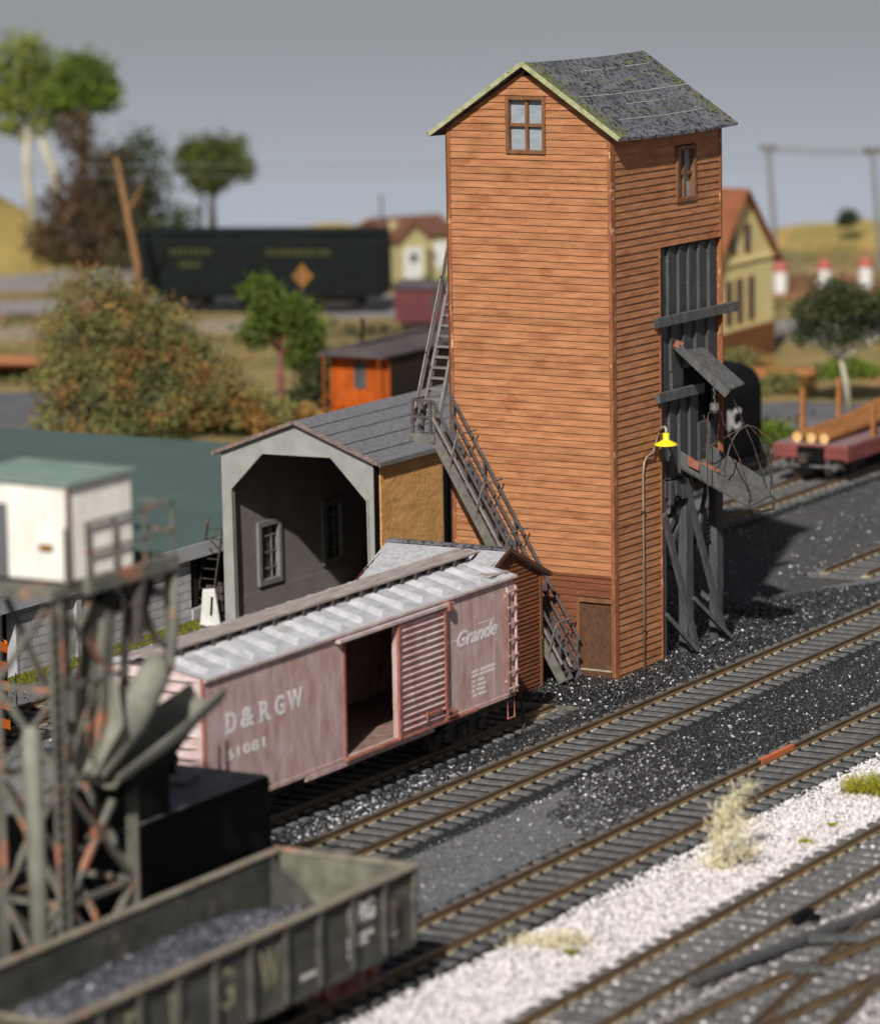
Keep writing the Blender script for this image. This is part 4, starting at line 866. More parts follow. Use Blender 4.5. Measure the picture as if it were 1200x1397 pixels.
def sideladder(x, n=7):
    m = MB(); m.box(x-.02, x+.03, -.10, -.05, 1.1, 3.85); m.box(x+.42, x+.47, -.10, -.05, 1.1, 3.85)
    for i in range(n): z = 1.25+2.5*i/(n-1); m.bar((x-.02, -.11, z), (x+.47, -.11, z), .05, .035)
    for z in (1.4, 3.6): m.box(x-.02, x+.02, -.06, 0, z, z+.06); m.box(x+.43, x+.46, -.06, 0, z, z+.06)
    return m.build('ladder', 'oxide', bx)
sideladder(BL-.5)
m = MB()
for i in range(6): z = 1.25+2.4*i/5; m.bar((BL+.12, .1, z), (BL+.12, .6, z), .04, .04)
for y in (.1, .6): m.bar((BL+.1, y, 1.1), (BL+.1, y, 3.8), .05, .05)
m.build('ladder', 'oxide', bx)
m = MB(); m.tube([(BL-.55, -.09, 1.15), (BL-.6, -.1, 2.5), (BL-.6, -.1, 3.75)], .02, 6); m.tube([(BL-.45, -.02, .95), (BL-.45, -.02, .45), (BL-.1, -.02, .45), (BL-.1, -.02, .95)], .025, 6); m.build('grab_iron', 'oxide_red', bx)
for ch_, a, b in (('D', .88, 1.30), ('&', 1.49, 2.06), ('R', 2.29, 2.74), ('G', 2.95, 3.36), ('W', 3.50, 4.13)): text('lettering', ch_, .48, 'lettering', bx, (a, -.004, 2.66), (1, 0, 0), (0, 0, 1), bold=.032, width=b-a)
m = MB()
for x, z in ((.90, 2.66), (.90, 3.115), (2.31, 2.66), (2.31, 3.115), (2.72, 2.66), (3.30, 2.86), (3.53, 3.115), (3.81, 3.115), (4.09, 3.115)): m.box(x-.085, x+.085, -.0055, -.001, z, z+.035)
m.build('lettering', 'lettering', bx)
text('lettering', '61081', .26, 'lettering', bx, (.86, -.004, 2.05), (1, 0, 0), (0, 0, 1), bold=.03, width=1.62, space=1.2)
text('lettering', 'o', .22, 'lettering', bx, (D2+.06, -.004, 2.84), (1, 0, 0), (0, 0, 1), bold=.02, width=.2)
text('lettering', 'Grande', .40, 'lettering', bx, (D2+.70, -.004, 2.73), (1, 0, 0), (0, 0, 1), bold=.03, shear=.35, width=2.05)
m = MB(); m.box(D2+.42, D2+.78, -.006, -.001, 2.93, 2.955); m.box(D2+1.85, D2+2.6, -.006, -.001, 3.14, 3.165); m.build('lettering', 'lettering', bx)
m = MB(); rr = random.Random(3)
for j, (z, x0, x1) in enumerate(((1.95, 0, .28), (1.95, .42, 1.15), (1.84, 0, .28), (1.84, .42, 1.15), (1.70, 0, .12), (1.70, .3, .62), (1.58, 0, .12), (1.58, .3, .66), (1.46, 0, .12), (1.46, .25, .62), (1.34, 0, .24), (1.34, .32, .68))):
    x = x0
    while x < x1: w_ = .055; m.box(12.15+x, 12.15+x+w_, -.005, -.001, z, z+.075); x += .085
m.build('lettering', 'lettering', bx)
m = MB(); m.box(1.1, 1.75, -.005, -.001, 1.30, 1.335); m.box(1.5, 1.75, -.005, -.001, 1.38, 1.41); m.build('lettering', 'lettering', bx)
truck(bx, 2.2, BW/2); truck(bx, BL-1.95, BW/2); coupler(bx, BL, BW/2, 1); coupler(bx, 0, BW/2, -1)
m = MB(); m.lathe([(.0, .07), (.28, .06), (.32, 0), (.28, -.02)], (0, 0, 0), 14)
for v in range(len(m.v)): x, y, z = m.v[v]; m.v[v] = (-.2-z, 1.15+x, 3.4+y)
m.build('brake_wheel', 'oxide_dust', bx)

# ------------------------------------------------------------------ gondola with coal
gn = thing('gondola', 'faded olive gondola car part filled with coal in the foreground', 'gondola', (53.8, 38.69, 0))
GLn, GWn, G0, G1 = 12.17, 3.1, .84, 2.40
m = MB()
m.box(0, GLn, 0, .06, G0, G1-.05); nr = 10
for i in range(nr+1):
    x = GLn*i/nr; x = min(max(x, .07), GLn-.07); m.prism([(x-.07, 0, G0), (x+.07, 0, G0), (x+.05, -.11, G0+.05), (x-.05, -.11, G0+.05)], (0, 0, G1-G0-.1))
m.build('side_wall', 'gondola', gn)
m = MB(); m.box(0, GLn, GWn-.06, GWn, G0, G1-.05)
for i in range(nr+1):
    x = min(max(GLn*i/nr, .07), GLn-.07); m.box(x-.07, x+.07, GWn, GWn+.1, G0, G1-.1)
m.build('side_wall', 'gondola', gn)
for x in (0, GLn-.06): m = MB(); m.box(x, x+.06, .062, GWn-.062, G0, G1-.05); m.build('end_wall', 'gondola', gn)
m = MB()
for k_ in range(4): m.box(GLn, GLn+.12, .05, GWn-.05, G0+.15+.36*k_, G0+.28+.36*k_)
m.build('end_rib', 'gondola', gn, bevel=.02)
m = MB(); m.box(-.05, GLn+.08, -.13, .1, G1-.05, G1+.03); m.box(-.05, GLn+.08, GWn-.1, GWn+.13, G1-.05, G1+.03); m.box(-.07, .12, .1, GWn-.1, G1-.05, G1+.03); m.box(GLn-.12, GLn+.1, .1, GWn-.1, G1-.05, G1+.03); m.build('rim', 'gonrim', gn, bevel=.02)
m = MB(); m.box(.06, GLn-.06, .06, GWn-.06, G0, G0+.1); m.build('floor', 'gondola', gn)
m = MB(); m.box(GLn-.11, GLn-.065, .07, GWn-.07, G0+.1, G1-.06); m.build('end_lining', 'gonslope', gn)
m = MB(); m.prism([(GLn-.5, GWn-.07, G1-.06), (GLn-.5, GWn-.07, G0+.1), (GLn-.5, GWn-1.75, G0+.1)], (.05, 0, 0)); m.build('corner_gusset', 'gondola', gn)
m = MB(); m.prism([(.07, .07, G1-.12), (1.0, .07, 1.15), (.95, .07, 1.09), (.07, .07, G1-.2)], (0, GWn-.14, 0)); m.build('slope_sheet', 'gonslope', gn)
m = MB(); m.box(.0, GLn, -.03, -.0, G0-.08, G0+.08); m.box(2.5, GLn-2.5, .9, GWn-.9, .45, G0); m.build('sill', 'gondola', gn)
for s_, xx, wd in (('D', 2.05, .62), ('R', 3.45, .6), ('G', 4.95, .62), ('W', 6.45, .72)): text('lettering', s_, .78, 'gonletter', gn, (xx, -.004, 1.25), (1, 0, 0), (0, 0, 1), bold=.02, width=wd)
text('lettering', 'DRG', .44, 'lettering', gn, (9.66, -.004, 1.72), (1, 0, 0), (0, 0, 1), bold=.03, width=.98)
m = MB()
for (z, a, b) in ((1.42, 9.62, 10.5), (1.28, 9.62, 10.35), (1.12, 9.62, 9.9), (1.3, 11.25, 11.45), (1.15, 11.25, 11.5), (1.12, 7.9, 8.6)):
    x = a
    while x < b: m.box(x, x+.07, -.006, -.002, z, z+.1); x += .11
m.build('lettering', 'lettering', gn)
m = MB(); m.box(GLn-1.0, GLn-.86, -.14, -.02, 1.35, 1.95); m.build('brake_rod', 'truck', gn)
cg = thing('coal_load', 'heap of blue black coal lumps lying inside the olive gondola', 'coal', (53.8, 38.69, 1.0))
mm = MB(); vs = []; nx_, ny_ = 40, 12
def cz(f, g): return (.58+.42*math.exp(-((f-.45)/.40)**2)+.30*math.exp(-((f-.75)/.13)**2))*(.62+.38*math.cos((g-.25)*2.6))
for j in range(ny_+1):
    for i in range(nx_+1): f = i/nx_; g_ = j/ny_; vs.append((1.2+f*9.9, .08+g_*2.94, cz(f, g_)))
mm.add(vs, [(j*(nx_+1)+i, j*(nx_+1)+i+1, (j+1)*(nx_+1)+i+1, (j+1)*(nx_+1)+i) for j in range(ny_) for i in range(nx_)]); mm.build('heap', 'coalbed', cg, smooth=True)
n = 5200; f = RNG.uniform(0, 1, n); g_ = RNG.uniform(0, 1, n)
P = np.column_stack([1.2+f*9.9, .08+g_*2.94, np.array([cz(a, b) for a, b in zip(f, g_)])+.02]); t = RNG.uniform(1.0, 3.0, n); li = RNG.uniform(0, 1, n) < .03; t[li] = 9
tag(stones('lump', P, RNG.uniform(.06, .15, n), np.stack([t, t, t*1.15], 1), 'coal', cg), kind='stuff')
truck(gn, 1.9, GWn/2, 'truckred'); truck(gn, GLn-1.7, GWn/2, 'truckred'); coupler(gn, GLn, GWn/2, 1)

# ------------------------------------------------------------------ black tender
te = thing('locomotive_tender', 'matt black locomotive tender standing beyond the olive gondola', 'tender', (56.0, 44.47, 0))
TL_ = 13.87
m = MB(); m.box(0, TL_, 0, 3.0, 1.15, 2.80); m.build('tank', 'tender', te, bevel=.05)
m = MB(); m.box(.05, TL_-.05, .05, 2.95, 2.802, 2.83); m.build('deck', 'tendertop', te)
m = MB(); m.box(0, 10.15, .06, 2.94, 2.83, 3.93); m.build('coal_bunker', 'tender', te, bevel=.04)
m = MB(); m.box(.1, 10.0, .2, 2.8, 3.93, 3.96); m.build('bunker_deck', 'tendertop', te)
m = MB(); m.box(-.05, TL_+.15, .1, 2.9, .85, 1.1); m.build('frame', 'tender', te)
m = MB(); m.box(11.2, 13.0, 1.2, 2.1, 2.832, 2.95); m.box(11.9, 12.2, .9, 2.3, 2.95, 3.05); m.build('hatch', 'tendertop', te, bevel=.03)
m = MB(); m.tube([(12.25, 1.65, 3.2), (12.8, 1.9, 3.2)], .25, 14); m.box(12.35, 12.65, 1.6, 2.0, 2.85, 3.1); m.build('generator', 'tender', te, bevel=.02)
m = MB(); m.tube([(13.6, .9, 2.85), (13.6, .9, 3.55)], .03, 6); m.tube([(13.6, 1.1, 2.85), (13.6, 1.1, 3.4)], .025, 6); m.build('grab_iron', 'tender', te)
m = MB(); m.box(0, TL_, -.03, 0, 2.62, 2.66); m.box(0, TL_, -.03, 0, 1.3, 1.34); m.build('bead', 'tender', te)
m = MB(); m.box(TL_, TL_+.35, .3, 2.7, .9, 1.02); m.box(TL_+.1, TL_+.3, .35, .5, .4, .95); m.build('step', 'tender', te)
truck(te, 2.4, 1.5); truck(te, TL_-2.0, 1.5); coupler(te, TL_+.1, 1.5, 1)

# ------------------------------------------------------------------ steel coaling gantry in the foreground
ga = thing('coaling_gantry', 'rusty olive steel coaling gantry with hanging chutes in the left foreground', 'gantry', (59.1, 42.2, 0))
X1, Y1 = 2.25, 1.45
for (x, y) in ((0, 0), (X1, 0), (0, Y1), (X1, Y1)):
    m = MB(); zt = 8.6 if (x, y) != (X1, 0) else 5.3
    for (dx, dy) in ((0, 0),): m.box(x-.12, x+.12, y-.03, y+.03, -.3, zt); m.box(x-.03, x+.03, y-.12, y+.12, -.3, zt)
    m.build('leg', 'olive_steel', ga)
zl = [0.45, 2.8, 5.15]
for a, b in zip(zl[:-1], zl[1:]):
    for (p, q) in (((0, 0), (X1, 0)), ((0, 0), (0, Y1)), ((X1, 0), (X1, Y1)), ((0, Y1), (X1, Y1))):
        for s in (0, 1):
            m = MB(); m.bar((p[0], p[1], a if s else b), (q[0], q[1], b if s else a), .13, .08); m.build('brace', 'olive_steel', ga)
        m = MB(); m.bar((p[0], p[1], b), (q[0], q[1], b), .11, .10); m.build('strut', 'olive_steel', ga)
        cc = Vector(((p[0]+q[0])/2, (p[1]+q[1])/2, (a+b)/2)); m = MB(); dx_ = .17 if p[0] != q[0] else .06; dy_ = .06 if p[0] != q[0] else .15; m.box(cc.x-dx_, cc.x+dx_, cc.y-dy_, cc.y+dy_, cc.z-.17, cc.z+.17); m.build('gusset_plate', 'rustpatch', ga, bevel=.02)
for (p, q) in (((-.0, .0, 5.2), (.0, Y1, 6.9)), ((0, Y1, 5.2), (0, 0, 6.9)), ((0, Y1, 6.9), (0, .2, 8.5)), ((0, .05, 6.9), (X1, 0, 6.9)), ((0, .0, 6.9), (0, Y1, 6.9)), ((.1, 0, 7.2), (1.2, 0, 8.6)), ((3.3, 0, 7.2), (2.5, 0, 8.6))):
    m = MB(); m.bar(p, q, .10, .09); m.build('brace', 'olive_steel', ga)
m = MB(); m.tube([(-.05, .55, -.3), (-.1, .6, 6.0), (-.1, .62, 6.2)], [.19, .19, .12], 14); m.build('column', 'olive_chute', ga, smooth=True)
m = MB(); m.bar((1.75, .1, 8.6), (1.25, .15, 4.9), .34, .34); m.build('column', 'olive_steel', ga)
m = MB(); m.bar((3.75, 0, 8.6), (3.75, 0, 6.9), .16, .16); m.build('column', 'olive_steel', ga)
# perforated ladder strip
m = MB(); m.box(-.34, -.12, -.05, 0, -.3, 8.6) if False else None
for x in (-.33, .02): m.box(x, x+.07, -.1, -.03, -.3, 8.5)
for i in range(36): z = -.2+.24*i; m.box(-.262, .018, -.095, -.04, z, z+.13)
m.build('ladder', 'olive_steel', ga)
m = MB(); m.box(-.262, .018, -.035, -.03, -.3, 8.4); m.build('ladder_hole_shade', 'black', ga)  # black strip stands in for the shade in the ladder holes
for (p, q, w_) in (((1.75, 0, 8.6), (3.7, 0, 7.0), .09), ((1.6, 0, 7.0), (.05, 0, 8.55), .10), ((.05, 0, 5.3), (1.45, .05, 6.9), .09), ((1.5, .3, 5.2), (.05, .3, 6.8), .08), ((2.6, .2, 8.6), (2.35, .2, 5.6), .12), ((3.0, 1.2, 8.6), (2.3, 1.3, 5.2), .14), ((.3, 1.4, 8.6), (1.9, 1.4, 6.0), .1)):
    m = MB(); m.bar(p, q, w_, w_); m.build('brace', 'olive_steel', ga)
for p, q, w_ in (((1.3, -.05, 8.55), (2.0, -.05, 8.2), .3), ((2.9, -.05, 8.55), (2.6, -.05, 7.9), .25)): m = MB(); m.bar(p, q, w_, w_); m.build('pulley_block', 'black', ga)
# deck
m = MB()
m.box(.72, 3.75, -.25, -.1, 8.62, 8.92); m.box(.72, .87, -.1, 4.5, 8.62, 8.92); m.box(3.6, 3.75, -.1, 4.5, 8.62, 8.92); m.box(.87, 3.6, -.1, 4.5, 8.70, 8.86); m.build('deck', 'olive_steel', ga, bevel=.02)
m = MB(); m.box(-.3, .72, -.1, 4.5, 8.66, 8.84); m.build('deck', 'olive_steel', ga)
m = MB()
for (x, y) in ((.8, -.18), (1.7, -.18), (2.7, -.18), (3.65, -.18), (.8, 1.0), (.8, 2.2), (3.65, 1.2), (.2, -.1)): m.bar((x, y, 8.9), (x, y, 9.95), .05, .05)
for z in (9.4, 9.95): m.bar((.8, -.18, z), (3.65, -.18, z), .05, .05); m.bar((.8, -.18, z), (.8, 4.4, z), .05, .05); m.bar((3.65, -.18, z), (3.65, 4.4, z), .05, .05)
m.build('railing', 'olive_steel', ga)
# chutes
def trough(pts, r, mt='olive_chute', name='chute'):
    m = MB(); n = 12; rings = []
    for i, p in enumerate(pts):
        p = Vector(p); d = (Vector(pts[min(i+1, len(pts)-1)])-Vector(pts[max(i-1, 0)])).normalized(); s = d.cross(Vector((0, 0, 1))).normalized(); u = s.cross(d)
        rr_ = r[i]; rings.append([p+s*math.cos(t)*rr_+u*math.sin(t)*rr_ for t in [math.pi+math.pi*k/n for k in range(n+1)]]+[p+s*math.cos(t)*(rr_-.05)+u*math.sin(t)*(rr_-.05) for t in [2*math.pi-math.pi*k/n for k in range(n+1)]])
    K = len(rings[0])
    for a, b in zip(rings[:-1], rings[1:]):
        for k in range(K): m.add([a[k], a[(k+1) % K], b[(k+1) % K], b[k]], [(0, 1, 2, 3)])
    m.add(rings[0], [tuple(range(K))]); m.add(rings[-1], [tuple(range(K))[::-1]])
    return m.build(name, mt, ga)
trough([(1.1, -.2, 5.1), (3.0, -.2, 5.75), (4.7, -.2, 6.15)], [.3, .55, .42])
trough([(1.5, -.1, 4.8), (2.8, -.1, 5.3), (4.3, -.1, 5.85)], [.3, .5, .3], 'black')  # extra black trough, added as the dark shade under the chute
trough([(.75, .0, 5.15), (.95, .0, 6.1), (1.15, .1, 7.0)], [.2, .66, .5])
m = MB(); m.tube([(1.0, -.1, 5.1), (1.9, -.2, 6.0), (2.75, -.25, 6.7), (3.0, -.2, 7.0)], [.16, .40, .32, .2], 12); m.build('chute', 'olive_chute', ga, smooth=True)
m = MB(); m.tube([(3.72, -.1, 8.6), (3.72, -.12, 7.5), (3.4, -.2, 6.8), (2.3, -.3, 5.9)], .1, 10); m.build('pipe', 'olive_steel', ga, smooth=True)
m = MB(); m.tube([(2.6, -.1, 8.6), (2.5, -.1, 8.2), (2.45, -.1, 7.4)], .14, 8); m.tube([(2.2, 0, 8.55), (3.4, -.05, 8.2)], .1, 8); m.build('bracket', 'truck', ga)
m = MB(); m.tube([(.35, -.2, 8.4), (.3, -.2, 6), (1.0, -.2, 5.1)], .025, 5); m.tube([(1.9, -.2, 8.4), (1.55, -.25, 6), (1.2, -.2, 5.0)], .025, 5); m.build('cable', 'wire', ga)
# white cabin on the deck
cb = thing('control_cabin', 'white corrugated cabin with a pale green roof on top of the steel gantry', 'cabin', (59.42, 42.1, 8.92))
m = MB()
m.box(0, 2.02, .0, 2.4, 0, 1.78)
for i in range(16): x = .06+i*.128; m.box(x, x+.05, -.02, 0, .02, 1.76)
for i in range(19): y = .06+i*.125; m.box(-.02, 0, y, y+.05, .02, 1.76)
m.build('wall', 'cabin', cb)
m = MB(); m.prism([(-.1, -.1, 1.8), (2.12, -.1, 1.8), (2.12, 2.5, 1.84), (-.1, 2.5, 1.84)], (0, 0, .06)); m.build('roof', 'cabinroof', cb, bevel=.01)
m = MB(); m.box(-.05, -.02, 1.38, 2.05, .0, 1.4); m.build('door', 'roadgrey', cb); m = MB(); m.box(-.04, -.02, .35, .65, .55, .68); m.build('nameplate', 'signyellow', cb)
m = MB(); m.box(-.035, .05, -.035, .03, 0, 1.8); m.build('corner_trim', 'edgewood', cb)

# ------------------------------------------------------------------ black locomotive end with orange stripes (left edge)
lo = thing('black_switcher', 'black locomotive nose with orange warning stripes at the left edge', 'locomotive', (74.0, 59.2, 0))
m = MB(); m.prism([(0, 0, .25), (0, 0, 2.45), (0, .35, 3.1), (0, 1.5, 3.3), (0, 2.65, 3.1), (0, 3.0, 2.45), (0, 3.0, .25)], (6.7, 0, 0)); m.build('body', 'tender', lo, bevel=.05)
m = MB()
for k_ in range(5): z = .3+.5*k_; m.prism([(6.71, .02, z), (6.71, 1.3, z+.55), (6.71, 1.3, z+.8), (6.71, .02, z+.25)], (.02, 0, 0))
m.build('warning_stripe', 'orange', lo)
m = MB()
for k_ in range(5): z = .3+.5*k_; m.prism([(6.3, -.02, z+.1), (6.69, -.02, z-.05), (6.69, -.02, z+.2), (6.3, -.02, z+.35)], (0, .02, 0))
m.build('warning_stripe', 'orange', lo)
m = MB(); m.tube([(6.8, .2, .5), (7.3, .2, .6), (7.3, .2, 1.6)], .02, 5); m.tube([(6.8, .6, .5), (7.25, .6, .6), (7.25, .6, 1.6)], .02, 5); m.build('handrail', 'wire', lo)
truck(lo, 1.5, 1.5); truck(lo, 5.2, 1.5)

# ------------------------------------------------------------------ low block building with green roof
gb = thing('block_building', 'long low building of pale stone blocks under a wide dark green roof', 'building', (86.0, 64.35, 0))
WZ = 1.66; FZ = 2.12
m = MB(); rowh = .26; bw = .52
z = -.3; r_ = 0
def coursed(mb, x0, x1):
    z = -.3; r_ = 0
    while z < WZ-.02:
        h_ = min(rowh, WZ-z); x = x0-(bw/2 if r_ % 2 else 0)
        while x < x1:
            a = max(x, x0); b = min(x+bw, x1)
            if b-a > .03: tn = random.uniform(.84, 1.1); mb.box(a+.012, b-.012, 0, .05, z+.012, z+h_-.012, 0, tn)
            x += bw
        z += h_; r_ += 1
coursed(m, 2.2, 4.95); m.build('block_facing', ['block'], gb)
m = MB(); coursed(m, 5.2, 11.0); m.build('block_facing', ['block'], gb)
m = MB(); m.box(2.2, 11.0, .02, .3, -.3, WZ); m.build('wall', 'mortar', gb)
m = MB(); m.box(4.95, 5.2, -.1, .1, -.3, WZ); m.build('pilaster', 'fascia', gb)
m = MB(); m.box(2.12, 2.2, -.02, .3, -.3, WZ); m.build('pilaster', 'fascia', gb)
m = MB(); m.box(-14, 29, .6, 25, -.3, FZ-.25); m.build('interior_shade', 'black', gb)  # solid black box stands in for the shade inside the doorway
m = MB(); m.box(-14, 29.2, -.15, 25.4, FZ-.08, FZ); m.build('roof', 'greenroof', gb)
m = MB(); m.box(-14, 29.1, -.2, -.15, WZ+.05, FZ+.02); m.box(11.0, 29, -.05, .3, -.3, WZ-1.5) ; m.build('fascia', 'fascia', gb)
m = MB(); m.box(11.3, 11.5, .1, .3, -.3, WZ); m.build('door_post', 'darkbrown', gb)
n = 9000; x = RNG.uniform(0, 13, n); yy = -np.abs(RNG.normal(0, .22, n)); P = np.column_stack([x, yy-.02, np.full(n, -.28)+np.maximum(0, .12+yy*.4)*RNG.uniform(0, 1, n)])
mo = stones('moss_strip', P+np.array([86.0, 64.35, 0]), RNG.uniform(.03, .07, n), np.ones((n, 3))*RNG.uniform(.15, .55, (n, 1)), 'leafyellow'); tag(mo, 'yellow green moss growing along the foot of the pale block wall', 'moss', kind='stuff')

# ------------------------------------------------------------------ grass tufts
def tuft(label, x, y, h, r, n, mt, lean=0, cat='grass tuft', group=None, spread=.6):
    t = thing('grass_tuft', label, cat, (x, y, -.28), 0, group)
    a = RNG.uniform(0, 2*np.pi, n); rr_ = np.abs(RNG.normal(0, r*.5, n)); b = np.column_stack([rr_*np.cos(a), rr_*np.sin(a), np.zeros(n)])
    d = np.column_stack([np.cos(a)*RNG.uniform(.05, spread, n)+lean, np.sin(a)*RNG.uniform(.05, spread, n), np.ones(n)]); d /= np.linalg.norm(d, axis=1)[:, None]
    L_ = h*RNG.uniform(.4, 1.1, n); s = np.column_stack([-np.sin(a*3), np.cos(a*3), np.zeros(n)])*.012
    mid = b+d*(L_*.55)[:, None]; tip = b+d*L_[:, None]+np.column_stack([np.cos(a)*L_*.18, np.sin(a)*L_*.18, -L_*.05])
    V = np.stack([b-s, b+s, mid+s*.7, mid-s*.7, tip+s*.2, tip-s*.2], 1).reshape(-1, 3); F = (np.array([(0, 1, 2, 3), (3, 2, 4, 5)])[None]+(np.arange(n)*6)[:, None, None]).reshape(-1, 4)
    T = np.repeat(RNG.uniform(.7, 1.2, (n, 1)), 6, axis=0)*np.ones((1, 3)); tag(cloud('blades', V, F, T, mt, t), kind='stuff')
def fuzz(label, x, y, blobs, n, size, mt, cat='grass tuft', lo=.7, hi=1.15, thin=.25):
    t = thing('grass_tuft', label, cat, (x, y, -.28))
    tag(leaves('blades', blobs, n, size, mt, t, lo=lo, hi=hi, shell=.0, thin=thin), kind='stuff')
    m = MB()
    for k_ in range(60):
        b = random.choice(blobs); a = random.uniform(0, 6.28); r = random.uniform(0, .8); p = Vector((b[0]+b[3]*r*math.cos(a), b[1]+b[4]*r*math.sin(a), b[2]-b[5]*.6)); q = p+Vector((random.uniform(-.2, .25), random.uniform(-.2, .2), b[5]*random.uniform(.8, 1.8))); m.tube([p, (p+q)/2+Vector((random.uniform(-.06, .06), random.uniform(-.06, .06), 0)), q], [.008, .006, .002], 4)
    m.build('stems', mt, t); return t
fuzz('tall pale straw coloured grass tuft standing beside the near rail', 77.6, 37.6, [(0, 0, .15, .50, .50, .3), (.0, .05, .6, .36, .36, .5), (.12, .0, 1.1, .32, .32, .45), (.4, -.15, 1.5, .42, .40, .35), (.8, -.35, 1.75, .40, .32, .2), (.35, -.5, .4, .4, .4, .25), (.1, -.3, .9, .6, .6, .6)], 1700, .15, 'dry', thin=.06, lo=.8, hi=1.2)
fuzz('mustard green grass tuft on white gravel at the right edge', 85.5, 37.5, [(0, .35, .2, .35, .35, .28), (.1, -.1, .25, .35, .35, .33), (0, -.6, .25, .4, .4, .35)], 5000, .05, 'leafyellow', lo=.5, hi=1.3)
fuzz('low flattened beige grass patch on the white gravel', 70.4, 37.9, [(0, 0, .1, .6, .6, .22), (-.1, .7, .05, .6, .6, .10), (.1, -.3, .14, .45, .45, .2)], 1700, .09, 'dry', thin=.12)
fuzz('tiny bright green sprig beside the beige grass patch', 69.9, 37.3, [(0, 0, .06, .16, .2, .08)], 350, .04, 'leafyellow')
for i, (x, y, r, lb) in enumerate(((80.6, 36.9, .22, 'low green weeds right of the tall straw grass'), (82.3, 37.0, .1, 'small green weed between the tall straw grass and the mustard tuft'))):
    tuft(lb, x, y, .12, r, 250, 'leafyellow', cat='weeds')

# ------------------------------------------------------------------ trees and bushes
def tree(label, x, y, z, trunk, crown, n, size, leaf, bark, name='tree', cat='tree', shell=.45, limbs=(), lo=.55, hi=1.25):
    t = thing(name, label, cat, (x, y, z))
    m = MB()
    for tr in trunk: m.tube([p[:3] for p in tr], [p[3] for p in tr], 8)
    for b in crown[:12]:
        base = Vector(trunk[0][-1][:3]); m.tube([base*.8+Vector((0, 0, 0)), Vector(b[:3])*.6+base*.35, Vector(b[:3])], [.13, .08, .03], 5)
    m.build('trunk', bark, t, smooth=True)
    leaves('crown', crown, n, size, leaf, t, shell=shell, lo=lo, hi=hi); return t
vx, vy = -math.sin(YAW), math.cos(YAW)       # unit vector to the viewer's left
def C_(l, z, rl, rz, f=0): return (vx*l+math.cos(YAW)*f, vy*l+math.sin(YAW)*f, z, rl, rl, rz)
p = pol(227, 5.75)
tree('tall olive green tree with two pale trunks at the far left', p[0], p[1], .8, [[(0, 0, 0, .34), (-.2, .3, 4, .26), (-.1, .3, 7, .15)], [(-1.6*vx, -1.6*vy, 0, .36), (-1.2*vx, -1.2*vy, 4, .26), (-.2*vx, -.2*vy, 7.2, .2)]],
     [C_(.3, 10.6, 1.9, 1.7), C_(2.2, 9.0, 1.6, 1.9), C_(-1.4, 9.0, 1.5, 1.8), C_(.5, 8.4, 1.8, 1.5), C_(3.0, 7.6, 1.4, 1.1), C_(-.8, 7.0, 1.0, .9), C_(1.2, 6.8, .9, .7)], 6200, .16, 'leafolive', 'barkpale', shell=.2, lo=.7, hi=1.6)
p = pol(225, 5.0)
tree('tall tree with bright green top and brown lower branches', p[0], p[1], 0, [[(0, 0, 0, .45), (.1, .2, 5, .3), (0, 0, 9, .15)]],
     [C_(.0, 10.3, 1.7, 1.6), C_(-.9, 9.4, 1.4, 1.1), C_(1.1, 9.3, 1.3, 1.1)], 5000, .16, 'leafgreen', 'barkbrown', shell=.3)
tree('brown withered shrub under the bright green treetop', p[0]-2*math.cos(YAW), p[1]-2*math.sin(YAW), 0, [[(0, 0, 0, .3), (0, 0, 5, .15)]],
     [C_(.3, 7.4, 1.3, 1.4), C_(-.3, 5.2, 1.4, 1.6), C_(.5, 3.2, 2.2, 1.9), C_(-.8, 2.0, 2.6, 1.6), C_(-2.2, 3.6, 1.5, 1.6), C_(2.2, 1.6, 1.4, 1.0), C_(-1.9, 5.6, 1.2, 1.2)], 8000, .15, 'leafbrown', 'barkdark', cat='shrub', shell=.2)
p = pol(223, 4.15)
tree('dark tangled leafless looking tree behind the green freight car', p[0], p[1], 0, [[(0, 0, 0, .35), (.2, .1, 5, .15)]],
     [C_(.2, 6.2, 1.5, 1.6), C_(1.6, 5.2, 1.5, 1.6), C_(-.6, 4.2, 1.3, 1.5), C_(1.2, 3.0, 1.9, 1.5), C_(-1.1, 2.2, 1.4, 1.1), C_(-2.2, 2.6, .9, .9), C_(2.6, 3.2, 1.3, 1.6), C_(0, 1.4, 2.4, 1.2)], 5600, .15, 'leafdark', 'barkdark', shell=.15)
p = pol(195, 4.3)
tr_ = thing('bare_trunk', 'bare orange brown trunk rising above the wild bushes at left', 'tree trunk', (p[0], p[1], -.3)); m = MB(); m.tube([(0, 0, 0), (.05, .05, 3), (.9*vx, .9*vy, 8.3)], [.27, .19, .07], 9); m.build('trunk', 'barkbrown', tr_, smooth=True)
m = MB(); m.tube([(.3*vx, .3*vy, 5.8), (-.4*vx, -.4*vy, 7.0)], [.09, .03], 6); m.build('branch', 'barkbrown', tr_)
p = pol(232, 3.2)
tree('round dark olive tree standing above the dark green freight car', p[0], p[1], .2, [[(0, 0, 0, .28), (.1, .1, 2, .2), (0, 0, 3.4, .12)], [(.9*vx, .9*vy, 0, .15), (.5*vx, .5*vy, 3, .08)]],
     [C_(.5, 4.7, 1.7, 1.6), C_(-.9, 5.0, 1.5, 1.5), C_(-1.7, 4.3, 1.0, .8), C_(.2, 3.6, 1.2, .8), C_(1.2, 5.3, .9, .8)], 6000, .14, 'leafolive', 'barkdark', shell=.3, lo=.25, hi=.75)
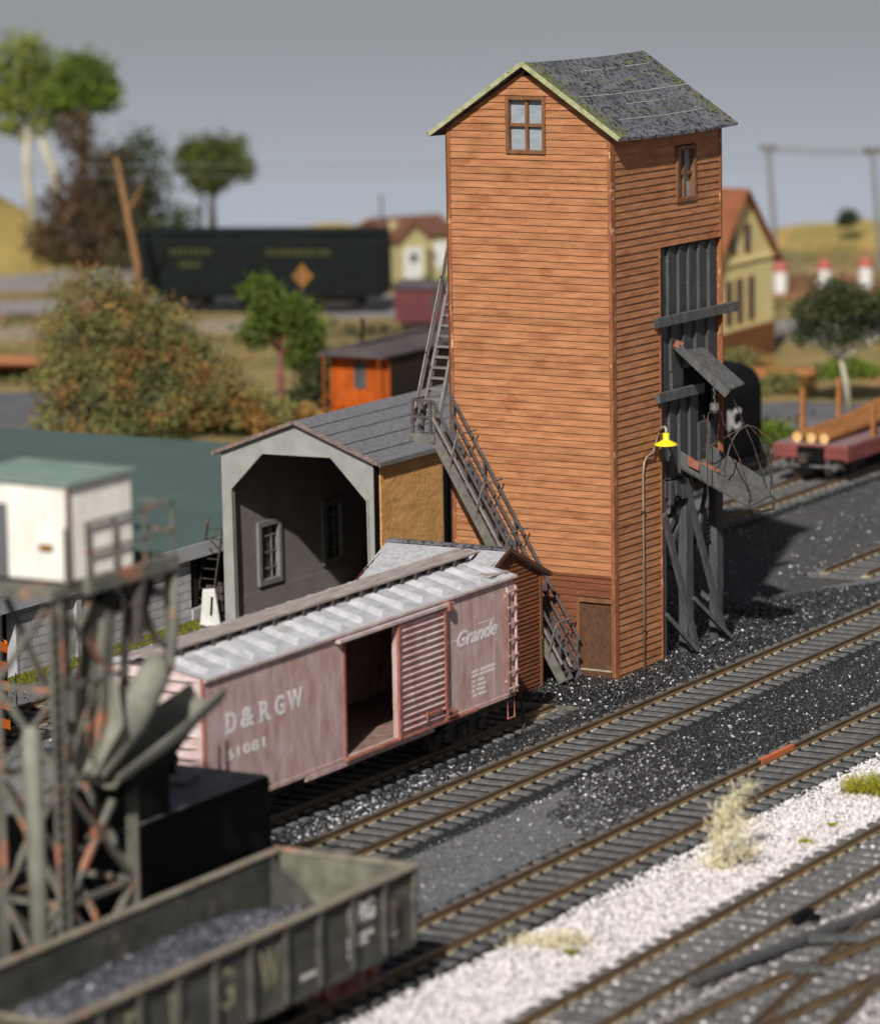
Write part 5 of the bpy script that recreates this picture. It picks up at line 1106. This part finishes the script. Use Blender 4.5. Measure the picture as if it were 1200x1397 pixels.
# wild bush mass at left
p = pol(156, 4.35)
bu = [C_(1.6, 5.4, 1.7, 1.4), C_(.2, 4.4, 1.9, 1.7), C_(2.4, 3.8, 1.6, 1.5), C_(-1.4, 3.4, 1.6, 1.4), C_(1.2, 2.4, 2.2, 1.6), C_(-2.6, 2.2, 1.7, 1.2), C_(3.2, 2.2, 1.2, 1.2), C_(-.6, 1.2, 2.6, 1.3), C_(-3.8, 1.2, 1.5, .9), C_(2.8, .6, 1.7, .9), C_(.4, .4, 2.6, .8), C_(-4.8, .6, 1.2, .7)]
tree('big tumbled autumn coloured bush spreading behind the green roof', p[0], p[1], -.2, [[(0, 0, 0, .2), (0, 0, 3, .1)]], bu, 34000, .09, 'leafbush', 'barkdark', name='bush', cat='bush', shell=.35, lo=.5, hi=1.5)
p = pol(158, 2.35)
tree('low golden scrub between the wild bush and the orange caboose', p[0], p[1], -.2, [[(0, 0, 0, .1), (0, 0, .8, .05)]], [C_(1.6, .5, 1.6, .8), C_(0, .4, 1.3, .6), C_(3.0, .6, 1.2, .9), C_(-1.4, .3, .8, .5)], 4000, .11, 'leafbush', 'barkdark', name='bush', cat='bush', lo=.7, hi=1.5)
p = pol(161, 2.27)
tree('young green tree with a red and white flaking trunk', p[0], p[1], -.3, [[(0, 0, 0, .13), (.0, .05, 1.6, .14), (0, 0, 3.4, .08)]],
     [C_(.9, 5.2, .85, .75), C_(.1, 4.4, 1.2, .9), C_(-.8, 4.1, .9, .9), C_(.9, 3.5, .9, .7), C_(-1.1, 3.3, .9, .7), C_(-.7, 2.5, .8, .7)], 6500, .10, 'leafgreen', 'barkred', shell=.3, lo=.5, hi=1.0)
tree('dark leafy shrub below the young green tree', p[0]+1.4*(-vx), p[1]+1.4*(-vy), -.3, [[(0, 0, 0, .1), (0, 0, 1, .05)]], [C_(0, 1.5, .8, 1.0), C_(-.3, 2.4, .6, .6), C_(.6, .7, .7, .6)], 2200, .09, 'leafdark', 'barkdark', name='shrub', cat='shrub', shell=.3)
p = pol(196, 3.6)
tree('black round shrub in front of the dark green freight car', p[0]-18*math.cos(YAW), p[1]-18*math.sin(YAW), -.3, [[(0, 0, 0, .1), (0, 0, 1, .05)]], [C_(-.9, 1.2, .75, .8), C_(-1.6, .7, .6, .6)], 1400, .09, 'leafdark', 'barkdark', name='shrub', cat='shrub', shell=.3, lo=.2, hi=.5)
p = pol(161, -5.95)
tree('dark spreading tree with a pale leaning trunk at the right edge', p[0], p[1], -.3, [[(0, 0, 0, .16), (.15*vx, .15*vy, 1.3, .13), (.45*vx, .45*vy, 2.6, .09)]],
     [C_(.6, 4.7, 1.1, .8), C_(-.3, 4.2, 1.3, .9), C_(1.5, 4.0, .9, .8), C_(-1.5, 3.9, 1.1, .9), C_(.4, 3.3, 1.4, .7), C_(1.9, 3.1, .5, .5), C_(-2.2, 3.3, .9, .8)], 7000, .10, 'leafdark', 'barkpale', shell=.3, lo=.4, hi=1.4)
p = pol(228, -5.95)
tree('single small dark bush on the skyline at the right', p[0], p[1], 1.2, [[(0, 0, 0, .1), (0, 0, .5, .05)]], [C_(0, .3, .6, .5), C_(.4, .1, .4, .3)], 800, .1, 'leafdark', 'barkdark', name='shrub', cat='shrub', lo=.4, hi=.8)
for i, (d_, a_, s_, lf, lb) in enumerate(((151.5, -4.85, .8, 'leafgreen', 'bright green shrub beside the black tank car'), (166, -5.0, .9, 'leafbush', 'golden shrub behind the flatcar stakes'), (171, -5.9, .9, 'leafgreen', 'green hedge behind the leaning trunk at the right edge'), (173, -4.4, 1.0, 'leafbush', 'pale golden weeds below the brick base of the yellow house'))):
    p = pol(d_, a_); tree(lb, p[0], p[1], -.3, [[(0, 0, 0, .06), (0, 0, .5, .03)]], [C_(0, .5*s_, 1.0*s_, .6*s_), C_(.9*s_, .3*s_, .8*s_, .4*s_), C_(-.9*s_, .3*s_, .8*s_, .4*s_)], 1800, .09, lf, 'barkdark', name='shrub', cat='shrub', lo=.6, hi=1.5)

def cover(label, mt, nb, n, size, lo, hi, seed, cat):
    r_ = random.Random(seed); bl = []
    while len(bl) < nb:
        d = r_.uniform(150, 231); a = r_.uniform(-9.5, 9)
        if a > 1.5 and (213 < d < 223 or 202 < d < 207.5): continue
        if abs(a) > 3 and 157 < d < 170: continue
        if -1.5 < a < 2.2 and 196.5 < d < 206.5: continue
        x, y = pol(d, a)
        if y < 64 and x < 175: continue
        bl.append((x, y, -.25, r_.uniform(.8, 3.2), r_.uniform(.8, 3.2), r_.uniform(.12, .5)))
    o = leaves(cat.replace(' ', '_'), bl, n, size, mt, None, lo=lo, hi=hi, shell=.1); tag(o, label, cat, kind='stuff')
cover('golden dry weeds growing all over the far yard', 'leafbush', 170, 26000, .11, .7, 1.7, 5, 'ground cover')
cover('dark low weeds and litter patches all over the far yard', 'leafdark', 120, 16000, .11, .3, 1.2, 8, 'ground cover')
# ------------------------------------------------------------------ background vehicles and buildings
a_ = math.atan2(.94, -.34)
dg = thing('freight_car', 'long dark green freight car standing across the far left yard', 'freight car', (169.6, 100.7, 0), a_)
m = MB(); m.prism([(0, -3, .6), (0, -3, 3.45), (0, -2.4, 3.85), (0, -1.5, 3.98), (0, -.6, 3.85), (0, 0, 3.45), (0, 0, .6)], (12.6, 0, 0)); 
dg.rotation_euler = (0, 0, a_)
for v in range(len(m.v)): x_, y_, z_ = m.v[v]; m.v[v] = (x_, -y_-3+.0, z_)
m.build('body', 'darkgreen', dg, bevel=.05)
m = MB()
for x0, x1, z in ((8.2, 10.8, 2.75), (9.2, 10.4, 2.1), (2.6, 5.8, 2.7)):
    x = x0
    while x < x1: m.box(x, x+.2, .001, .012, z, z+.28); m.box(x, x+.2, -3.012, -3.001, z, z+.28); x += .3
m.build('lettering', 'fadedgold', dg)
m = MB(); m.box(6.6, 8.6, 0.0, .06, .7, 3.3); m.build('door', 'darkgreen', dg)
m = MB(); m.box(6.6, 8.6, -3.06, -3.0, .7, 3.3); m.build('door', 'darkgreen', dg)
t_ = truck(dg, 2.4, -1.5); truck(dg, 10.3, -1.5)
# yellow crossing sign
cs_ = thing('warning_sign', 'orange yellow diamond warning sign behind the young green tree', 'sign', (*pol(168, 1.93), -.3), YAW)
m = MB(); m.tube([(0, 0, 0), (0, 0, 4.9)], .05, 8); m.build('post', 'wire', cs_)
m = MB(); m.prism([(-.06, 0, 4.5), (-.06, .47, 5.05), (-.06, 0, 5.6), (-.06, -.47, 5.05)], (.04, 0, 0)); m.build('panel', 'signyellow', cs_)
m = MB(); m.prism([(-.07, -.22, 5.0), (-.07, .22, 5.0), (-.07, 0, 5.32)], (.01, 0, 0)); m.box(-.07, -.06, -.05, .05, 4.75, 5.0); m.build('symbol', 'brownearth', cs_)
# orange caboose
oc = thing('caboose', 'bright orange ended caboose with a grey roof behind the grey shed', 'caboose', (*pol(153.5, .70), 0), R(0))
m = MB(); m.box(0, .08, 0, 2.7, .7, 3.1); m.build('end_wall', 'cabooseorange', oc)
m = MB(); m.box(.08, 9, .0, 2.7, .7, 3.05); m.build('side_wall', 'darkbrown', oc)
m = MB()
for y in (.15, .7, 1.75, 2.5): m.box(-.05, 0, y, y+.08, .7, 3.0)
m.box(-.04, 0, 0.02, 2.68, 2.9, 3.1); m.build('end_post', 'cabooseorange', oc)
m = MB(); m.box(-.03, -.0, 1.05, 1.6, 1.7, 2.75); m.build('window', 'darkpane', oc)
m = MB(); m.prism([(-.7, -.15, 3.1), (-.7, .6, 3.35), (-.7, 1.35, 3.43), (-.7, 2.1, 3.35), (-.7, 2.85, 3.1), (-.7, 2.85, 3.02), (-.7, -.15, 3.02)], (10, 0, 0)); rfc = m.build('roof', 'cabooseroof', oc)
m = MB(); m.box(-.5, 9, 1.15, 1.55, 3.46, 3.5); m.build('running_board', 'cabooseroof', rfc)
m = MB(); m.tube([(1.2, 1.9, 3.4), (1.2, 1.9, 4.3)], .07, 8); m.build('chimney', 'black', oc)
m = MB(); m.tube([(-.65, 0.1, .7), (-.65, .1, 3.05)], .03, 6); m.tube([(-.65, 2.6, .7), (-.65, 2.6, 3.05)], .03, 6); m.tube([(-.65, .1, 1.4), (-.65, 2.6, 1.4)], .03, 6); m.box(-.7, 0, 0, 2.7, .6, .7); m.build('platform', 'cabooseorange', oc)
truck(oc, 1.5, 1.35); truck(oc, 7.6, 1.35)
mc = thing('caboose', 'dull maroon caboose partly hidden behind the tower stair', 'caboose', (*pol(187, .75), 0), YAW+R(65))
mc.location = (*pol(186, -1.7), 0)
m = MB(); m.box(0, 7, 0, 2.7, .6, 2.2); m.build('body', 'maroon', mc); m = MB(); m.prism([(-.2, -.15, 2.2), (-.2, 1.35, 2.5), (-.2, 2.85, 2.2)], (7.4, 0, 0)); m.build('roof', 'cabooseroof', mc)
for x in (1.2, 3.2, 4.6): m = MB(); m.box(x, x+.5, 2.7, 2.73, 1.3, 1.9); m.build('window', 'darkpane', mc)
truck(mc, 1.4, 1.35); truck(mc, 5.6, 1.35)
# little tan house
th = thing('tan_house', 'small tan cottage with a white door and brown roof left of the tower', 'house', (*pol(211, .52), -.3), YAW+R(28))
m = MB(); m.box(0, 5.5, -1.7, 0, 0, 2.5); m.prism([(0, 0, 2.5), (0, -1.7, 2.5), (0, -.85, 3.25)], (5.5, 0, 0)); m.box(0.02, .0, -3.6, 0, 0, 0) if False else None
m.box(1.1, 5.5, -3.9, -1.7, 0, 2.5); m.build('wall', 'housetan', th)
m = MB(); m.bar((-.2, .15, 2.45), (-.2, -.85, 3.3), .1, .1) if False else None
m.prism([(-.25, .2, 2.4), (-.25, -.85, 3.36), (-.25, -.85, 3.26), (-.25, .2, 2.3)], (1.6, 0, 0)); m.prism([(-.25, -1.9, 2.4), (-.25, -.85, 3.36), (-.25, -.85, 3.26), (-.25, -1.9, 2.3)], (1.6, 0, 0)); m.build('porch_roof', 'roofbrown', th)
m = MB(); m.prism([(.8, .1, 2.5), (3.3, .1, 3.4), (5.8, .1, 2.5)], (0, -4.3, 0)); m.build('roof', 'roofbrown', th)
m = MB(); m.box(-.06, 0, -1.35, -.25, 0, 2.0); dd = m.build('door', 'white', th); m = MB(); m.box(-.08, -.06, -1.05, -.6, 1.2, 1.7); m.build('pane', 'darkpane', dd)
m = MB(); m.box(1.02, 1.1, -3.5, -2.7, .7, 2.1); m.build('window', 'white', th)
m = MB(); m.tube([(2.4, -.2, 3.0), (2.4, -.2, 4.7)], .08, 8); m.build('chimney', 'steel', th)
p = pol(207, -.2); tree('vivid green hedge in front of the tan cottage', p[0], p[1], -.3, [[(0, 0, 0, .05), (0, 0, .4, .03)]], [C_(0, .4, .9, .5), C_(1.2, .4, .8, .5), C_(-1.2, .4, .9, .4)], 2000, .09, 'leafgreen', 'barkdark', name='shrub', cat='hedge', lo=.8, hi=1.6)
# yellow house
yh = thing('yellow_house', 'tall yellow gabled house with a brick base right of the tower', 'house', (162.9, 76.1, -.3), R(2))
m = MB(); m.box(-6.6, 0, 0, 7, 1.5, 4.55); m.prism([(-6.6, 0, 4.55), (0, 0, 4.55), (-3.3, 0, 7.6)], (0, 7, 0)); m.build('wall', 'houseyellow', yh)
m = MB(); m.box(-6.65, .05, -.05, 7.05, 0, 1.5); m.build('base', 'brick', yh)
m = MB()
for s in (-1, 1): m.prism([(-3.3, -.3, 7.75), (-3.3+s*3.75, -.3, 4.28), (-3.3+s*3.75, -.3, 4.15), (-3.3, -.3, 7.6)], (0, 7.6, 0))
m.build('roof', 'rooftile', yh)
m = MB(); m.box(-6.7, .1, -.08, 0, 4.45, 4.62); m.build('belt_board', 'houseyellow', yh)
for (x, z, h_) in ((-5.1, 1.9, 1.9), (-3.9, 1.9, 1.9), (-2.6, 1.9, 1.9), (-4.6, 4.95, 1.2), (-3.0, 4.95, 1.2)):
    m = MB(); m.box(x-.33, x+.33, -.07, -.002, z, z+h_); wn = m.build('window', 'trim', yh); m = MB(); m.box(x-.23, x+.23, -.085, -.07, z+.1, z+h_-.1); m.build('pane', 'darkpane', wn)
bi = thing('blue_barrel', 'small blue barrel standing against the brick base of the yellow house', 'barrel', (*pol(168, -3.92), -.3)); m = MB(); m.lathe([(0, 0), (.28, 0), (.31, .3), (.31, .6), (.28, .9), (0, .9)], (0, 0, .85), 14); m.lathe([(.1, 0), (.12, .85)], (0, 0, 0), 8); m.build('body', 'blue', bi)
# utility poles with cable
for i, (p, h_, lb) in enumerate(((pol(214, -4.93), 6.95, 'thin grey utility pole right of the yellow house'), (pol(212, -6.42), 6.9, 'thin grey utility pole at the right edge of the sky'))):
    up = thing('utility_pole', lb, 'utility pole', (p[0], p[1], -.3), YAW, 'utility poles at the back of the yard')
    m = MB(); m.tube([(0, 0, 0), (.0, .5, h_)], [.15, .11], 8); m.build('pole', 'frame_grey', up)
    m = MB(); m.bar((0, .9, h_-.15), (0, .1, h_-.15), .14, .12); m.build('crossarm', 'truck', up)
    m = MB()
    for y in (.85, .5, .15): m.lathe([(0, .2), (.09, .15), (.09, 0)], (0, y, h_-.1), 8)
    m.build('insulator', 'truck', up)
p0, p1 = pol(214, -4.93), pol(212, -6.42); ow = thing('overhead_cable', 'thick grey cable strung between the two utility poles', 'cable', (p0[0], p0[1], 6.4))
m = MB(); lx, ly = vx*.5, vy*.5
for dz in (0, .22): m.tube([(lx, ly, dz), ((p1[0]-p0[0])/2+lx, (p1[1]-p0[1])/2+ly, dz-.12), (p1[0]-p0[0]+lx, p1[1]-p0[1]+ly, dz-.05), ((p1[0]-p0[0])*1.6+lx, (p1[1]-p0[1])*1.6+ly, dz)], .05, 5)
m.build('wire', 'frame_grey', ow)
pa, pb = pol(216, -4.9), pol(222, 7.5); lw = thing('line_wires', 'pair of faint thin wires crossing the sky left of the tower', 'wire', (pa[0], pa[1], 5.0))
for dz in (0.9, .35): m = MB(); m.tube([(0, 0, dz), ((pb[0]-pa[0])/2, (pb[1]-pa[1])/2, dz-.25), (pb[0]-pa[0], pb[1]-pa[1], dz)], .022, 5); m.build('wire', 'frame_grey', lw)
# red and white marker posts
for i, (a_, lb) in enumerate(((-4.97, 'leftmost of the three red topped white marker posts'), (-5.60, 'middle red topped white marker post above the dark tree'), (-6.19, 'rightmost of the three red topped white marker posts'))):
    p = pol(205+i, a_); mp_ = thing('marker_post', lb, 'post', (p[0], p[1], -.3), 0, 'red topped white marker posts')
    m = MB(); m.lathe([(.0, 0), (.36, 0), (.36, 1.1), (0, 1.1)], (0, 0, 0), 12); m.build('post', 'white', mp_); m = MB(); m.lathe([(.37, 0), (.4, .2), (.25, .5), (0, .55)], (0, 0, 1.1), 12); m.build('cap', 'red', mp_)
# black tank car / covered car with rounded roof
tk = thing('tank_car', 'tall black round topped freight car standing behind the tower chute', 'freight car', (112.0, 61.0, 0))
m = MB(); pr_ = [(0, 0, .5), (0, 0, 3.0), (0, .12, 3.45), (0, .5, 3.8), (0, 1.5, 3.95), (0, 2.5, 3.8), (0, 2.9, 3.45), (0, 3.0, 3.0), (0, 3.0, .5)]
m.prism(pr_, (17.8, 0, 0)); m.build('body', 'tender', tk, bevel=.3)
m = MB(); m.box(12.5, 15.5, 1.0, 2.0, 3.9, 4.15); m.build('hatch', 'tender', tk, bevel=.1)
text('lettering', 'IC', .75, 'lettering', tk, (14.75, -.006, 1.75), (1, 0, 0), (0, 0, 1), bold=.03, width=1.05)
truck(tk, 2.2, 1.5); truck(tk, 15.4, 1.5)
tH = track('mostly hidden track under the black freight car at the right', [(108, 61.78), (150, 61.78)], show=(108, 150))
# flatcar with logs
fc = thing('flatcar', 'faded red flatcar with wooden stakes at the right edge', 'flatcar', (128.3, 57.05, 0))
m = MB(); m.box(0, 14, 0, 2.9, .95, 1.2); m.box(0, 14, .0, .12, .62, .95); m.box(0, 14, 2.78, 2.9, .62, .95); m.box(0, .15, .12, 1.0, .7, .95); m.box(0, .15, 1.9, 2.78, .7, .95); m.build('body', 'flatred', fc, bevel=.03)
m = MB()
for i in range(46): m.box(.05+i*.3, .32+i*.3, .05, 2.85, 1.2, 1.24)
m.build('deck', 'flatdeck', fc)
m = MB(); m.box(-.12, 0, .9, 1.9, .6, 1.15); m.build('draft_box', 'black', fc)
for x, y in ((2.2, 2.75), (5.4, 2.75), (10.5, 2.75), (2.6, .15), (6.0, .15)): m = MB(); m.bar((x, y, 1.2), (x+.03, y, 2.9 if y > 1 else 2.4), .16, .16); m.build('stake', 'log', fc)
truck(fc, 1.2, 1.45); truck(fc, 12.4, 1.45); coupler(fc, 0, 1.45, -1)
m = MB(); m.tube([(-.12, .5, .45), (-.12, 2.4, .45)], .05, 8); m.tube([(-.16, .45, .45), (-.0, .45, .45)], .14, 10); m.tube([(-.16, 2.45, .45), (0, 2.45, .45)], .14, 10); m.build('axle_end', 'steel', fc)
for i, (y0, z0, lb) in enumerate(((1.0, 1.42, 'nearest of the three logs lying on the red flatcar'), (1.5, 1.42, 'middle one of the three logs on the red flatcar'), (2.05, 1.42, 'farthest of the three logs on the red flatcar'))):
    lg = thing('log', lb, 'log', (128.5, 57.05+y0, z0), 0, 'logs on the red flatcar'); m = MB(); m.tube([(0, 0, 0), (4.2, -.05, .1), (8.4+.4*i, -.15, .55)], [.2, .19, .17], 12); m.build('trunk', 'log', lg, smooth=False); m = MB(); m.tube([(-.02, 0, 0), (.0, 0, 0)], .19, 12); m.build('cut_end', 'logend', lg)
# logs lying in the weeds
p = pol(171, -4.75); lp_ = thing('timber_stack', 'brown stack of timber lying in the weeds beyond the flatcar', 'timber', (p[0], p[1], -.3), YAW+R(80))
for i in range(4): m = MB(); m.bar((-2.2, .3*i, .25+.15*(i % 2)), (2.2, .3*i, .25+.12*(i % 3)), .3, .26); m.build('timber', 'log', lp_)
p = pol(186, 3.8); bn = thing('brown_plank_pile', 'brown and dark plank pile left of the wild bush', 'plank pile', (*pol(176, 5.9), -.3), YAW+R(85))
for i in range(3): m = MB(); m.bar((-4.2, .6*i, .3+.3*i), (3.0, .6*i, .4+.3*i), .5, .4); m.build('plank', ('black', 'log', 'brownearth')[i], bn)
COL.objects.get('camera')
